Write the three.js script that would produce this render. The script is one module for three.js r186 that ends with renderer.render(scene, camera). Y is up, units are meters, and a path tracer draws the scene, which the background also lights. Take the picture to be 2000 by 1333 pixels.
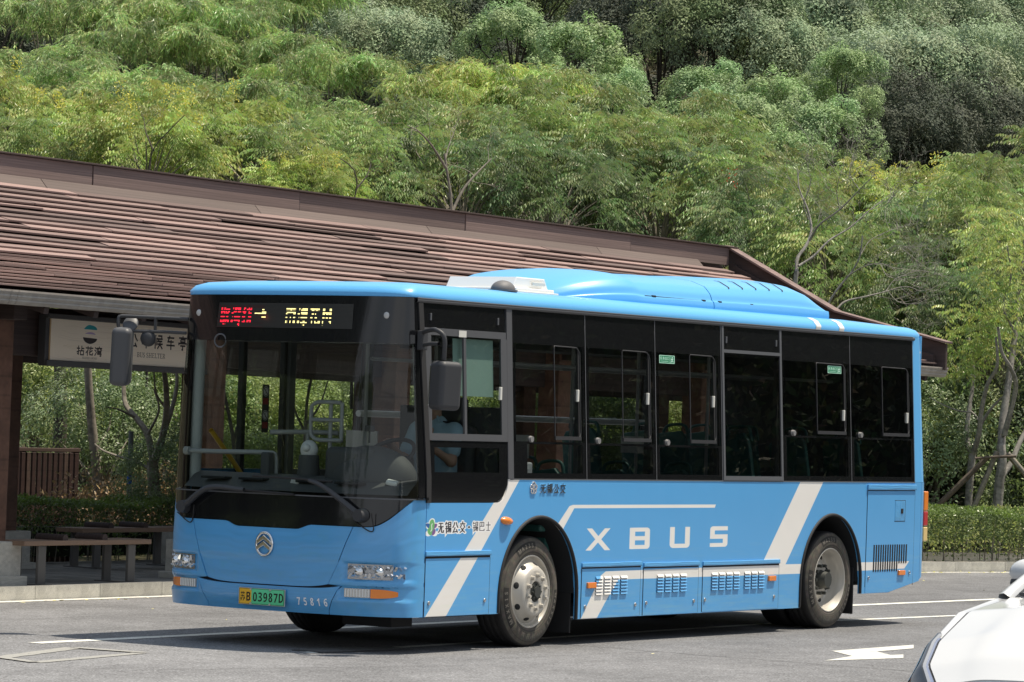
import * as THREE from 'three';
import { mergeGeometries } from 'three/addons/utils/BufferGeometryUtils.js';
import { RoundedBoxGeometry } from 'three/addons/geometries/RoundedBoxGeometry.js';
import { MarchingCubes } from 'three/addons/objects/MarchingCubes.js';

// ---------------------------------------------------------------- camera, sky, sun, exposure
const scene = new THREE.Scene();
const camera = new THREE.PerspectiveCamera(10.6533, 1024 / 682, 0.5, 900);
camera.position.set(-24.1711, 1.9506, 17.1932);
camera.rotation.set(0.021555, -0.985036, 0.032515, 'YXZ');
scene.add(camera);
const renderer = new THREE.WebGLRenderer({ antialias: true });
renderer.toneMapping = THREE.LinearToneMapping;
renderer.toneMappingExposure = 1.2;
renderer.shadowMap.enabled = true;
const SUN = new THREE.Vector3(0.27, 1, 0.25).normalize();
// hazy summer sky: pale horizon, soft broken cloud, brighter towards the sun
{
  const W = 512, H = 256, data = new Float32Array(W * H * 4), h2 = (x, y) => { let h = Math.imul(x | 0, 374761393) + Math.imul(y | 0, 668265263); h = Math.imul(h ^ (h >>> 13), 1274126177); return ((h ^ (h >>> 16)) >>> 0) / 4294967296; };
  const vn = (x, y) => { const ix = Math.floor(x), iy = Math.floor(y), u = (x - ix) ** 2 * (3 - 2 * (x - ix)), v = (y - iy) ** 2 * (3 - 2 * (y - iy)), m = (a, c) => a + (c - a) * u; return m(h2(ix, iy), h2(ix + 1, iy)) * (1 - v) + m(h2(ix, iy + 1), h2(ix + 1, iy + 1)) * v; };
  for (let j = 0; j < H; j++) for (let i = 0; i < W; i++) { const el = ((j + 0.5) / H - 0.5) * Math.PI, az = ((i + 0.5) / W - 0.5) * 2 * Math.PI, y = Math.sin(el), d = [Math.cos(az) * Math.cos(el), y, Math.sin(az) * Math.cos(el)]; const up = Math.max(0, y), t = Math.pow(1 - up, 2.6); const k = 1 / (up + 0.22), px = d[0] * k * 1.6 + 40, py = d[2] * k * 1.6 + 40; const n = vn(px, py) * 0.55 + vn(px * 2.3, py * 2.3) * 0.3 + vn(px * 5, py * 5) * 0.15; const cl = Math.min(1, Math.max(0, (n - 0.46) * 4)) * 0.75 * Math.min(1, up * 6); const cs = Math.max(0, d[0] * SUN.x + d[1] * SUN.y + d[2] * SUN.z), glow = 0.35 * Math.pow(cs, 8) + 0.7 * Math.pow(cs, 60); const z = [0.36, 0.48, 0.66], hz = [0.8, 0.83, 0.86], c = [1.0, 0.99, 0.97]; for (let q = 0; q < 3; q++) { let v = z[q] * (1 - t) + hz[q] * t; v = v * (1 - cl) + c[q] * cl + glow * [1, 0.95, 0.86][q]; if (y < 0) v = [0.3, 0.3, 0.29][q] + (v - 0.3) * Math.exp(y * 30); data[(j * W + i) * 4 + q] = v; } data[(j * W + i) * 4 + 3] = 1; }
  const t = new THREE.DataTexture(data, W, H, THREE.RGBAFormat, THREE.FloatType); t.mapping = THREE.EquirectangularReflectionMapping; t.magFilter = t.minFilter = THREE.LinearFilter; t.needsUpdate = true; scene.background = t; scene.environment = t; scene.backgroundIntensity = scene.environmentIntensity = 0.72;
}
const sun = new THREE.DirectionalLight(0xfff3e0, 5.0);
sun.name = 'sun'; sun.position.copy(SUN).multiplyScalar(120).add(new THREE.Vector3(8, 0, -6)); sun.target.position.set(8, 0, -6);
sun.castShadow = true; sun.shadow.mapSize.set(4096, 4096);
Object.assign(sun.shadow.camera, { left: -60, right: 60, top: 60, bottom: -60, near: 1, far: 260 });
scene.add(sun, sun.target);
// ---------------------------------------------------------------- helpers
const V = (x, y, z) => new THREE.Vector3(x, y, z);
function rngOf(seed) { let a = seed >>> 0; return () => { a = (a + 0x6D2B79F5) | 0; let t = Math.imul(a ^ (a >>> 15), 1 | a); t = (t + Math.imul(t ^ (t >>> 7), 61 | t)) ^ t; return ((t ^ (t >>> 14)) >>> 0) / 4294967296; }; }
const lerp = THREE.MathUtils.lerp, clamp = THREE.MathUtils.clamp, sstep = THREE.MathUtils.smoothstep;
const PI = Math.PI;
const lin = (x, xs, ys) => { if (x <= xs[0]) return ys[0]; for (let i = 1; i < xs.length; i++) if (x <= xs[i]) return lerp(ys[i - 1], ys[i], (x - xs[i - 1]) / (xs[i] - xs[i - 1])); return ys[ys.length - 1]; };
function hash2(x, y) { let h = Math.imul(x | 0, 374761393) + Math.imul(y | 0, 668265263); h = Math.imul(h ^ (h >>> 13), 1274126177); return ((h ^ (h >>> 16)) >>> 0) / 4294967296; }
function vnoise(x, y, px = 1e9, py = 1e9) { const ix = Math.floor(x), iy = Math.floor(y), fx = x - ix, fy = y - iy, u = fx * fx * (3 - 2 * fx), v = fy * fy * (3 - 2 * fy), m = (a, p) => ((a % p) + p) % p; const h = (a, b) => hash2(m(a, px), m(b, py)); return lerp(lerp(h(ix, iy), h(ix + 1, iy), u), lerp(h(ix, iy + 1), h(ix + 1, iy + 1), u), v); }
const used = {};
function numbered(n) { const k = used[n] = (used[n] ?? -1) + 1; return k ? `${n}_${String(k).padStart(3, '0')}` : n; }
function tag(o, label, category, group, kind) { o.userData.label = label; if (category) o.userData.category = category; if (group) o.userData.group = group; if (kind) o.userData.kind = kind; return o; }
function thing(name, label, category, p = [0, 0, 0], turn = 0, group) { const o = new THREE.Group(); o.name = numbered(name); o.position.set(...p); o.rotation.y = turn; scene.add(o); return tag(o, label, category, group); }
function part(parent, name, geo, mat, label) { const m = new THREE.Mesh(Array.isArray(geo) ? mg(geo) : geo, mat); m.name = name; m.castShadow = m.receiveShadow = true; if (label) m.userData.label = label; parent.add(m); return m; }
function struct(name, geo, mat) { const m = part(scene, numbered(name), geo, mat); m.userData.kind = 'structure'; return m; }
function copyOf(root, label, group) { const c = root.clone(); c.name = numbered(root.name.replace(/_\d{3}$/, '')); scene.add(c); c.userData = { ...root.userData }; if (label) c.userData.label = label; if (group) c.userData.group = group; return c; }
function mg(list) {
  const out = list.flat(9).filter(Boolean).map((g) => { g = g.index ? g.toNonIndexed() : g; const o = new THREE.BufferGeometry(); o.setAttribute('position', g.attributes.position); if (!g.attributes.normal) g.computeVertexNormals(); o.setAttribute('normal', g.attributes.normal); o.setAttribute('uv', g.attributes.uv ?? new THREE.BufferAttribute(new Float32Array(g.attributes.position.count * 2), 2)); return o; });
  return out.length === 1 ? out[0] : mergeGeometries(out);
}
const xf = (g, p = [0, 0, 0], r = [0, 0, 0], s) => { const m = new THREE.Matrix4().compose(V(...p), new THREE.Quaternion().setFromEuler(new THREE.Euler(...r)), s ? V(...s) : V(1, 1, 1)); return g.applyMatrix4(m); };
const box = (w, h, d, x = 0, y = 0, z = 0, r = [0, 0, 0]) => xf(new THREE.BoxGeometry(w, h, d), [x, y, z], r);
const rbox = (w, h, d, x = 0, y = 0, z = 0, rad = 0.01, r = [0, 0, 0]) => xf(new RoundedBoxGeometry(w, h, d, 2, Math.min(rad, w / 2.01, h / 2.01, d / 2.01)), [x, y, z], r);
const cyl = (a, b, h, x, y, z, r = [0, 0, 0], n = 16) => xf(new THREE.CylinderGeometry(a, b, h, n), [x, y, z], r);
function tube(pts, r, n = 8, smooth = true, seg) { const c = new THREE.CatmullRomCurve3(pts.map((p) => Array.isArray(p) ? V(...p) : p), false, 'catmullrom', smooth ? 0.5 : 0.02); return new THREE.TubeGeometry(c, seg ?? pts.length * 5, r, n, false); }
// tapered limb through points with radii
function limb(pts, r0, r1, n = 6, seg = 0) {
  const c = new THREE.CatmullRomCurve3(pts.map((p) => Array.isArray(p) ? V(...p) : p)); const S = seg || pts.length * 3; const fr = c.computeFrenetFrames(S, false); const pos = [], idx = [], uv = [];
  const len = c.getLength();
  for (let i = 0; i <= S; i++) { const p = c.getPointAt(i / S), r = lerp(r0, r1, i / S); for (let j = 0; j <= n; j++) { const a = j / n * 2 * PI; const q = p.clone().addScaledVector(fr.normals[i], Math.cos(a) * r).addScaledVector(fr.binormals[i], Math.sin(a) * r); pos.push(q.x, q.y, q.z); uv.push(j / n, i / S * len); } }
  for (let i = 0; i < S; i++) for (let j = 0; j < n; j++) { const a = i * (n + 1) + j, b = a + n + 1; idx.push(a, b, a + 1, b, b + 1, a + 1); }
  const g = new THREE.BufferGeometry(); g.setAttribute('position', new THREE.Float32BufferAttribute(pos, 3)); g.setAttribute('uv', new THREE.Float32BufferAttribute(uv, 2)); g.setIndex(idx); g.computeVertexNormals(); return g;
}
// grid patch on a surface fn(u,v) -> Vector3, faces turned away from the point `inside`; optional thickness gives it edges
function patch(fn, nu, nv, { inside = [4, 1.5, -1.25], off = 0, th = 0, uv } = {}) {
  const P = [], W = nu + 1, I = V(...inside);
  for (let j = 0; j <= nv; j++) for (let i = 0; i <= nu; i++) P.push(fn(i / nu, j / nv));
  const N = P.map((p, k) => { const i = k % W, j = (k / W) | 0; const a = P[j * W + Math.min(i + 1, nu)].clone().sub(P[j * W + Math.max(i - 1, 0)]), b = P[Math.min(j + 1, nv) * W + i].clone().sub(P[Math.max(j - 1, 0) * W + i]); return a.cross(b).normalize(); });
  const mid = ((nv >> 1) * W) + (nu >> 1); const flip = N[mid].dot(P[mid].clone().sub(I)) < 0; if (flip) N.forEach((n) => n.negate());
  const pos = [], nor = [], uvs = [], idx = [];
  P.forEach((p, k) => { const q = p.clone().addScaledVector(N[k], off); pos.push(q.x, q.y, q.z); nor.push(N[k].x, N[k].y, N[k].z); const t = uv ? uv(p, (k % W) / nu, ((k / W) | 0) / nv) : [(k % W) / nu, ((k / W) | 0) / nv]; uvs.push(...t); });
  for (let j = 0; j < nv; j++) for (let i = 0; i < nu; i++) { const a = j * W + i, b = a + 1, c = a + W, d = c + 1; flip ? idx.push(a, c, b, b, c, d) : idx.push(a, b, c, b, d, c); }
  const g = new THREE.BufferGeometry(); g.setAttribute('position', new THREE.Float32BufferAttribute(pos, 3)); g.setAttribute('normal', new THREE.Float32BufferAttribute(nor, 3)); g.setAttribute('uv', new THREE.Float32BufferAttribute(uvs, 2)); g.setIndex(idx);
  if (!th) return g;
  const ring = []; for (let i = 0; i <= nu; i++) ring.push(i); for (let j = 1; j <= nv; j++) ring.push(j * W + nu); for (let i = nu - 1; i >= 0; i--) ring.push(nv * W + i); for (let j = nv - 1; j >= 0; j--) ring.push(j * W);
  const ep = [], eu = []; const at = (k, o) => P[k].clone().addScaledVector(N[k], o);
  for (let k = 0; k < ring.length - 1; k++) { const a = ring[k], b = ring[k + 1]; const A = at(a, off), B = at(b, off), C = at(a, off - th), D = at(b, off - th); const q = flip ? [A, B, C, B, D, C] : [A, C, B, B, C, D]; q.forEach((v) => ep.push(v.x, v.y, v.z)); const ua = [uvs[a * 2], uvs[a * 2 + 1]], ub = [uvs[b * 2], uvs[b * 2 + 1]]; (flip ? [ua, ub, ua, ub, ub, ua] : [ua, ua, ub, ub, ua, ub]).forEach((t) => eu.push(...t)); }
  const e = new THREE.BufferGeometry(); e.setAttribute('position', new THREE.Float32BufferAttribute(ep, 3)); e.setAttribute('uv', new THREE.Float32BufferAttribute(eu, 2)); e.computeVertexNormals();
  return mg([g, e]);
}
function extr(pts, depth, bevel = 0) { const s = new THREE.Shape(pts.map((p) => new THREE.Vector2(...p))); return new THREE.ExtrudeGeometry(s, { depth, bevelEnabled: bevel > 0, bevelThickness: bevel, bevelSize: bevel, bevelSegments: 2, curveSegments: 8 }); }
// pixel of the 2000-wide photograph -> a point `depth` metres in front of the camera (used to stake out the wood on the hill)
camera.updateMatrixWorld(true);
const FX = 7148.5, fwd = V(0, 0, -1).transformDirection(camera.matrixWorld), rgt = V(1, 0, 0).transformDirection(camera.matrixWorld), upv = V(0, 1, 0).transformDirection(camera.matrixWorld);
const stake = (px, py, d) => camera.position.clone().addScaledVector(fwd, d).addScaledVector(rgt, (px - 1000) / FX * d).addScaledVector(upv, (666.5 - py) / FX * d);
const onScreen = (p) => { const q = p.clone().sub(camera.position), d = q.dot(fwd); return [1000 + FX * q.dot(rgt) / d, 666.5 - FX * q.dot(upv) / d, d]; };
// ---------------------------------------------------------------- textures
function dataTex(w, h, fn, srgb = false, rep = true) { const d = new Uint8Array(w * h * 4); for (let y = 0; y < h; y++) for (let x = 0; x < w; x++) { const c = fn(x, y), o = (y * w + x) * 4; for (let k = 0; k < 3; k++) d[o + k] = clamp((Array.isArray(c) ? c[k] : c) * 255, 0, 255); d[o + 3] = 255; } const t = new THREE.DataTexture(d, w, h); t.magFilter = THREE.LinearFilter; t.minFilter = THREE.LinearFilter; if (rep) t.wrapS = t.wrapT = THREE.RepeatWrapping; if (srgb) t.colorSpace = THREE.SRGBColorSpace; t.needsUpdate = true; return t; }
function canvasTex(w, h, draw, srgb = true) { const c = document.createElement('canvas'); c.width = w; c.height = h; const g = c.getContext('2d'); draw(g, w, h); const t = new THREE.CanvasTexture(c); if (srgb) t.colorSpace = THREE.SRGBColorSpace; t.magFilter = THREE.LinearFilter; return t; }
const GLYPH = {
  ying: '50,2 50,12;12,14 94,14;14,14 14,60 4,94;32,36 42,66;54,28 62,60;84,30 68,84;22,90 96,90', ji: '36,4 16,28;32,14 66,14 54,28;16,28 82,28 82,56 16,56;20,42 82,42;14,66 10,88;32,64 34,88 66,90 66,80;48,62 56,74;80,64 90,84', chu: '50,2 50,92;16,12 16,44 84,44 84,12;6,54 6,92 94,92 94,54', kou: '12,14 88,14 88,88 12,88 12,14',
  wu: '15,16 85,16;8,44 92,44;48,16 44,55 30,78 10,92;60,44 60,84 66,90 90,90 92,72',
  xi: '22,4 6,28;18,20 42,20;10,40 40,40;4,60 42,60;26,40 26,92 42,80;54,8 90,8 90,44 54,44 54,8;54,26 90,26;58,46 46,66;54,56 93,56 91,86 82,92;68,58 50,84;82,58 62,92',
  gong: '36,8 28,32 8,54;62,8 72,32 92,54;46,50 18,90 78,84;66,66 86,94',
  jiao: '50,2 50,18;8,22 92,22;32,30 12,54;68,30 88,54;30,56 50,76 90,94;70,54 46,80 8,94',
  ba: '14,10 84,10 84,48 14,48;14,10 14,88 90,88 92,72;48,10 48,48', shi: '8,36 92,36;50,4 50,88;18,88 82,88',
  su: '8,20 92,20;32,6 32,34;68,6 68,34;14,46 76,46 70,84 56,92;44,36 38,66 12,94;18,60 6,80;84,58 96,78',
  nian: '8,28 40,28;26,6 26,88 14,82;8,66 40,52;66,6 66,50;66,28 94,28;52,52 90,52 90,92 52,92 52,52',
  hua: '6,20 94,20;32,6 32,34;68,6 68,34;34,40 8,68;26,54 26,94;86,44 52,66;56,38 56,86 90,88 92,72',
  wan: '10,12 24,22;6,38 20,48;8,90 26,60;62,2 62,14;34,16 94,16;52,18 50,40;74,18 74,40;40,22 34,38;86,22 92,38;40,48 84,48 84,62 42,62 42,76 88,76 84,96 72,94',
  che: '14,18 86,18;40,4 22,44 82,44;6,68 94,68;54,32 54,98',
  hou: '24,4 6,42;18,28 18,96;34,22 34,74;46,10 84,10 84,30;40,30 94,30;56,34 44,52;48,46 90,46;42,64 96,64;68,46 66,66 42,96;68,68 94,96',
  ting: '50,0 50,12;8,14 92,14;28,24 72,24 72,40 28,40 28,24;8,62 8,50 92,50 90,62;24,66 78,66;50,66 50,92 38,90',
  nan: '8,20 92,20;50,4 50,36;14,36 86,36 86,94;14,36 14,94;30,54 70,54;28,70 72,70;50,54 50,92', feng: '20,10 20,60 8,94;20,10 78,10 80,80 94,92;36,30 64,74;64,30 36,74',
  qu: '6,10 54,10;14,10 14,86;44,10 44,96;14,34 44,34;14,58 44,58;6,88 54,76;56,24 92,24 56,94;60,34 94,94', xian: '30,6 8,34 30,34 8,62 34,58;6,88 36,78;46,28 90,22;46,50 92,42;62,6 72,70 94,92;84,58 46,94',
  tan: '10,12 24,22;6,38 20,48;8,90 26,60;34,10 96,10;42,20 90,20 90,38 42,38 42,20;58,10 58,38;74,10 74,38;44,46 88,46 88,72 44,72 44,46;44,58 88,58;34,82 98,82;66,46 66,98',
};
function glyph(g, name, x, y, w, h, lw, caps = 'butt') { g.lineWidth = lw; g.lineCap = caps; g.lineJoin = 'miter'; g.beginPath(); for (const s of GLYPH[name].split(';')) s.split(' ').forEach((p, i) => { const [a, b] = p.split(',').map(Number); i ? g.lineTo(x + a / 100 * w, y + b / 100 * h) : g.moveTo(x + a / 100 * w, y + b / 100 * h); }); g.stroke(); }
// ---------------------------------------------------------------- materials
const std = (c, roughness = 0.6, o = {}) => { const m = new THREE.MeshStandardMaterial({ roughness, ...o }); Array.isArray(c) ? m.color.setRGB(...c) : m.color.set(c); return m; };
const phy = (c, roughness = 0.5, o = {}) => { const m = new THREE.MeshPhysicalMaterial({ roughness, ...o }); Array.isArray(c) ? m.color.setRGB(...c) : m.color.set(c); return m; };
const grainT = dataTex(256, 256, (x, y) => { const w = vnoise(x / 256 * 3, y / 256 * 28, 3, 28) * 0.5 + vnoise(x / 256 * 8, y / 256 * 90, 8, 90) * 0.35 + vnoise(x / 256 * 40, y / 256 * 128, 40, 128) * 0.15; const v = 0.42 + 0.58 * w + (hash2(y >> 1, 7) > 0.93 ? -0.16 : 0); return [v, v * 0.99, v * 0.98]; });
const speckT = dataTex(256, 256, (x, y) => { const v = 0.72 + 0.2 * vnoise(x / 256 * 12, y / 256 * 12, 12, 12) + 0.16 * (hash2(x >> 1, y >> 1) - 0.5) - (hash2(x >> 1, (y >> 1) + 999) > 0.94 ? 0.3 : 0); return [v, v, v * 0.97]; });
const dirtT = dataTex(256, 256, (x, y) => { const v = 0.8 + 0.2 * vnoise(x / 256 * 5, y / 256 * 5, 5, 5) * vnoise(x / 256 * 23, y / 256 * 23, 23, 23) * 2; return v; });
const waveT = dataTex(128, 128, (x, y) => 0.5 * vnoise(x / 128 * 4, y / 128 * 3, 4, 3) + 0.35 * vnoise(x / 128 * 9, y / 128 * 7, 9, 7) + 0.15 * vnoise(x / 16, y / 16, 8, 8));
const dustT = dataTex(256, 256, (x, y) => { const n = vnoise(x / 256 * 6, y / 256 * 6, 6, 6) * vnoise(x / 256 * 31, y / 256 * 22, 31, 22), v = 0.9 + 0.1 * vnoise(x / 40, y / 9, 6, 28); return [v + n * 0.12, v, v - n * 0.1]; });
const BLUE = '#55a4df';
const M = {
  blue: phy(BLUE, 0.36, { clearcoat: 0.6, clearcoatRoughness: 0.1, map: dustT, bumpMap: waveT, bumpScale: 0.004 }), blueRoof: phy('#58aae4', 0.42, { clearcoat: 0.35, clearcoatRoughness: 0.25 }),
  gap: std([0.012, 0.013, 0.015], 0.8), black: phy([0.008, 0.0085, 0.01], 0.12, { clearcoat: 0.3 }), rubber: std([0.016, 0.016, 0.017], 0.72), plastic: std([0.035, 0.037, 0.042], 0.55), plastic2: std([0.07, 0.073, 0.08], 0.5),
  frame: std([0.09, 0.095, 0.105], 0.4), alu: std([0.55, 0.56, 0.57], 0.35, { metalness: 0.85 }), chrome: std([0.8, 0.8, 0.8], 0.08, { metalness: 1 }), white: std([0.78, 0.78, 0.76], 0.45), offwhite: std([0.62, 0.62, 0.58], 0.5),
  tint: phy([0.55, 0.58, 0.575], 0, { transmission: 1, ior: 1.5 }), tint2: phy([0.32, 0.335, 0.34], 0, { transmission: 1, ior: 1.5 }), clear: phy([0.68, 0.73, 0.71], 0, { transmission: 1, ior: 1.45 }), lens: phy([0.95, 0.96, 0.97], 0, { transmission: 1, ior: 1.45 }),
  rail: std([0.36, 0.37, 0.37], 0.35), inner: std([0.6, 0.61, 0.6], 0.7), innerDark: std([0.075, 0.078, 0.08], 0.7), seat: std([0.03, 0.11, 0.1], 0.5), floor: std([0.12, 0.12, 0.12], 0.8), yellow: std([0.55, 0.33, 0.03], 0.45),
  amber: phy([0.85, 0.23, 0.015], 0.25, { clearcoat: 1, clearcoatRoughness: 0.1 }), red: phy([0.5, 0.02, 0.03], 0.2, { clearcoat: 1 }), cream: phy([0.75, 0.55, 0.22], 0.3, { clearcoat: 0.6 }),
};
// ---------------------------------------------------------------- ground, road, kerb, pavement
const kerbZ = (x) => lin(x, [-70, 15, 17, 19, 20.6, 22, 23.6, 26, 30, 36, 44], [-6.88, -6.88, -6.87, -6.8, -6.65, -6.375, -5.84, -4.95, -3.2, 0.2, 6]);
const depthOf = (x, z) => (x - camera.position.x) * 0.833 - (z - camera.position.z) * 0.553;
function landH(x, z) { const d = depthOf(x, z), side = (x - camera.position.x) * 0.553 + (z - camera.position.z) * 0.833; const t = Math.max(0, d - 52 - 17 * sstep(side, 4.2, 6.2)); let h = t * 0.2 + Math.min(t, 12) * 0.03; h += (vnoise(x * 0.11, z * 0.11) - 0.5) * 1.6 * sstep(d, 51, 60); if (z > kerbZ(x) - 0.5 && x < 44) h *= 0; h *= sstep(-z + kerbZ(clamp(x, -60, 44)), 3.5, 9) ; return h; }
{
  const xs = [], zs = []; for (let x = -420; x <= 420; x += (x >= -60 && x < 140) ? 2.5 : 20) xs.push(x); for (let z = -420; z <= 420; z += (z >= -140 && z < 20) ? 2.5 : 20) zs.push(z);
  const pos = [], uv = [], idx = []; for (const z of zs) for (const x of xs) { pos.push(x, -0.012 + landH(x, z), z); uv.push(x / 3, z / 3); }
  for (let j = 0; j < zs.length - 1; j++) for (let i = 0; i < xs.length - 1; i++) { const a = j * xs.length + i; idx.push(a, a + xs.length, a + 1, a + 1, a + xs.length, a + xs.length + 1); }
  const g = new THREE.BufferGeometry(); g.setAttribute('position', new THREE.Float32BufferAttribute(pos, 3)); g.setAttribute('uv', new THREE.Float32BufferAttribute(uv, 2)); g.setIndex(idx); g.computeVertexNormals();
  const soil = dataTex(256, 256, (x, y) => { const a = vnoise(x / 16, y / 16, 16, 16), b = hash2(x, y); return [0.20 + 0.12 * a + 0.08 * b, 0.19 + 0.13 * a + 0.07 * b, 0.12 + 0.06 * a + 0.05 * b]; }, true);
  struct('ground', g, std([0.5, 0.5, 0.45], 0.95, { map: soil }));
}
{ // asphalt sheet
  const T = 1024, asp = dataTex(T, T, (x, y) => { const f = hash2(x, y), f2 = hash2(x >> 1, y >> 1), m = vnoise(x / 24, y / 24, T / 24 | 0, T / 24 | 0), c = vnoise(x / 128, y / 128, 8, 8); const v = 0.385 + 0.16 * (f - 0.5) + 0.2 * (f2 - 0.5) + 0.08 * (m - 0.5) + 0.09 * (c - 0.5) + (f2 > 0.96 ? 0.28 : 0) - (f2 < 0.08 ? 0.14 : 0); return [v, v * 1.002, v * 1.012]; });
  const bmp = dataTex(512, 512, (x, y) => 0.5 + 0.35 * (hash2(x, y) - 0.5) + 0.4 * (hash2(x >> 1, y >> 1) - 0.5));
  const xs = []; for (let x = -70; x <= 44; x += x > -8 && x < 30 ? 0.25 : 3) xs.push(x); const nz = 200; const pos = [], uv = [], col = [], idx = [];
  for (let j = 0; j <= nz; j++) for (const x of xs) { const z0 = kerbZ(x) - 0.05, z = lerp(z0, 40, Math.pow(j / nz, 2.2)); pos.push(x, 0, z); uv.push(x / 6, z / 6);
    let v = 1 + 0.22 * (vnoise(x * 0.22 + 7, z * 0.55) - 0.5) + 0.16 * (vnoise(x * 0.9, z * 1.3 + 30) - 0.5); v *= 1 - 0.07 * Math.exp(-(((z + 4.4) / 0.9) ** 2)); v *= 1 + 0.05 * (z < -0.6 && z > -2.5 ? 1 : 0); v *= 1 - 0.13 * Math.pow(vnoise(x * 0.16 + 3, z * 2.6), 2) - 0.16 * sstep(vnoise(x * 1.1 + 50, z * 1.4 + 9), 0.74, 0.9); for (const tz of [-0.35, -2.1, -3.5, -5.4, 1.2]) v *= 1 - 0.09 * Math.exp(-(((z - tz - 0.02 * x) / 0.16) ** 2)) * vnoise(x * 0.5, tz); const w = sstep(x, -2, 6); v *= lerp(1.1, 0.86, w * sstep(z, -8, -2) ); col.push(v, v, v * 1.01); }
  for (let j = 0; j < nz; j++) for (let i = 0; i < xs.length - 1; i++) { const a = j * xs.length + i; idx.push(a, a + xs.length, a + 1, a + 1, a + xs.length, a + xs.length + 1); }
  const g = new THREE.BufferGeometry(); g.setAttribute('position', new THREE.Float32BufferAttribute(pos, 3)); g.setAttribute('uv', new THREE.Float32BufferAttribute(uv, 2)); g.setAttribute('color', new THREE.Float32BufferAttribute(col, 3)); g.setIndex(idx); g.computeVertexNormals();
  struct('road', g, std([0.425, 0.431, 0.443], 0.85, { map: asp, bumpMap: bmp, bumpScale: 0.006, vertexColors: true }));
}
// painted markings: worn ribbons 4 mm above the asphalt
const paintT = dataTex(512, 64, (x, y) => { const w = vnoise(x / 9, y / 9, 57, 7) * 0.5 + vnoise(x / 3, y / 3, 170, 21) * 0.5; const v = w > 0.74 ? 0.5 : 0.86 + 0.1 * (hash2(x, y) - 0.5); return [v, v, v * 0.96]; });
const paintM = std([0.8, 0.8, 0.77], 0.75, { map: paintT }), paintOld = std([0.36, 0.36, 0.355], 0.8, { map: paintT });
function ribbon(pts, w, y = 0.004, seed = 1) { const r = rngOf(seed), c = new THREE.CatmullRomCurve3(pts.map(([x, z]) => V(x, y, z)), false, 'catmullrom', 0.05), n = Math.max(4, Math.round(c.getLength() / 0.12)); const pos = [], uv = [], idx = []; for (let i = 0; i <= n; i++) { const p = c.getPointAt(i / n), t = c.getTangentAt(i / n), s = V(-t.z, 0, t.x); const a = w / 2 * (1 + (r() - 0.5) * 0.22), b = w / 2 * (1 + (r() - 0.5) * 0.22); pos.push(p.x + s.x * a, y, p.z + s.z * a, p.x - s.x * b, y, p.z - s.z * b); uv.push(i * 0.05, 0, i * 0.05, 1); } for (let i = 0; i < n; i++) idx.push(2 * i, 2 * i + 1, 2 * i + 2, 2 * i + 1, 2 * i + 3, 2 * i + 2); const g = new THREE.BufferGeometry(); g.setAttribute('position', new THREE.Float32BufferAttribute(pos, 3)); g.setAttribute('uv', new THREE.Float32BufferAttribute(uv, 2)); g.setIndex(idx); g.computeVertexNormals(); return g; }
struct('road_marking', ribbon([[-30, -6.78], [10, -6.78], [19, -6.68], [20.6, -6.52], [22, -6.24], [23.6, -5.71], [26, -4.8], [29.5, -3.2]], 0.155, 0.004, 3), paintM);
struct('road_marking', ribbon([[-1.35, -2.53], [5, -2.53], [12, -2.2], [18, -1.95], [30, -1.4]], 0.155, 0.004, 4), paintM);
struct('road_marking', ribbon([[-0.2, -0.62], [1.6, -0.62], [8, -0.8], [12, -0.47], [26, 0.35]], 0.12, 0.004, 5), paintM);
struct('road_marking', [ribbon([[-2.95, -1.52], [-1.5, -1.98]], 0.155, 0.004, 6), ribbon([[-3.05, -1.05], [-1.5, -1.30]], 0.12, 0.004, 7), ribbon([[-1.5, -1.98], [-1.45, -1.28]], 0.12, 0.008, 8), ribbon([[-3.05, -1.05], [-2.9, -1.52]], 0.1, 0.008, 9)], paintOld);
{ const sh = new THREE.Shape([[4.399, 1.734], [5.997, 1.719], [5.498, 1.976], [4.743, 2.0], [4.405, 2.314], [4.586, 2.345], [4.131, 2.581], [3.133, 2.348], [3.934, 2.187]].map(([x, z]) => new THREE.Vector2(x, -z))); const g = new THREE.ShapeGeometry(sh); g.rotateX(-PI / 2).translate(0, 0.004, 0); const u = g.attributes.uv; for (let i = 0; i < u.count; i++) u.setXY(i, u.getX(i) * 0.4, u.getY(i)); struct('road_marking', g, std([0.68, 0.68, 0.66], 0.8, { map: paintT })); }
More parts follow.
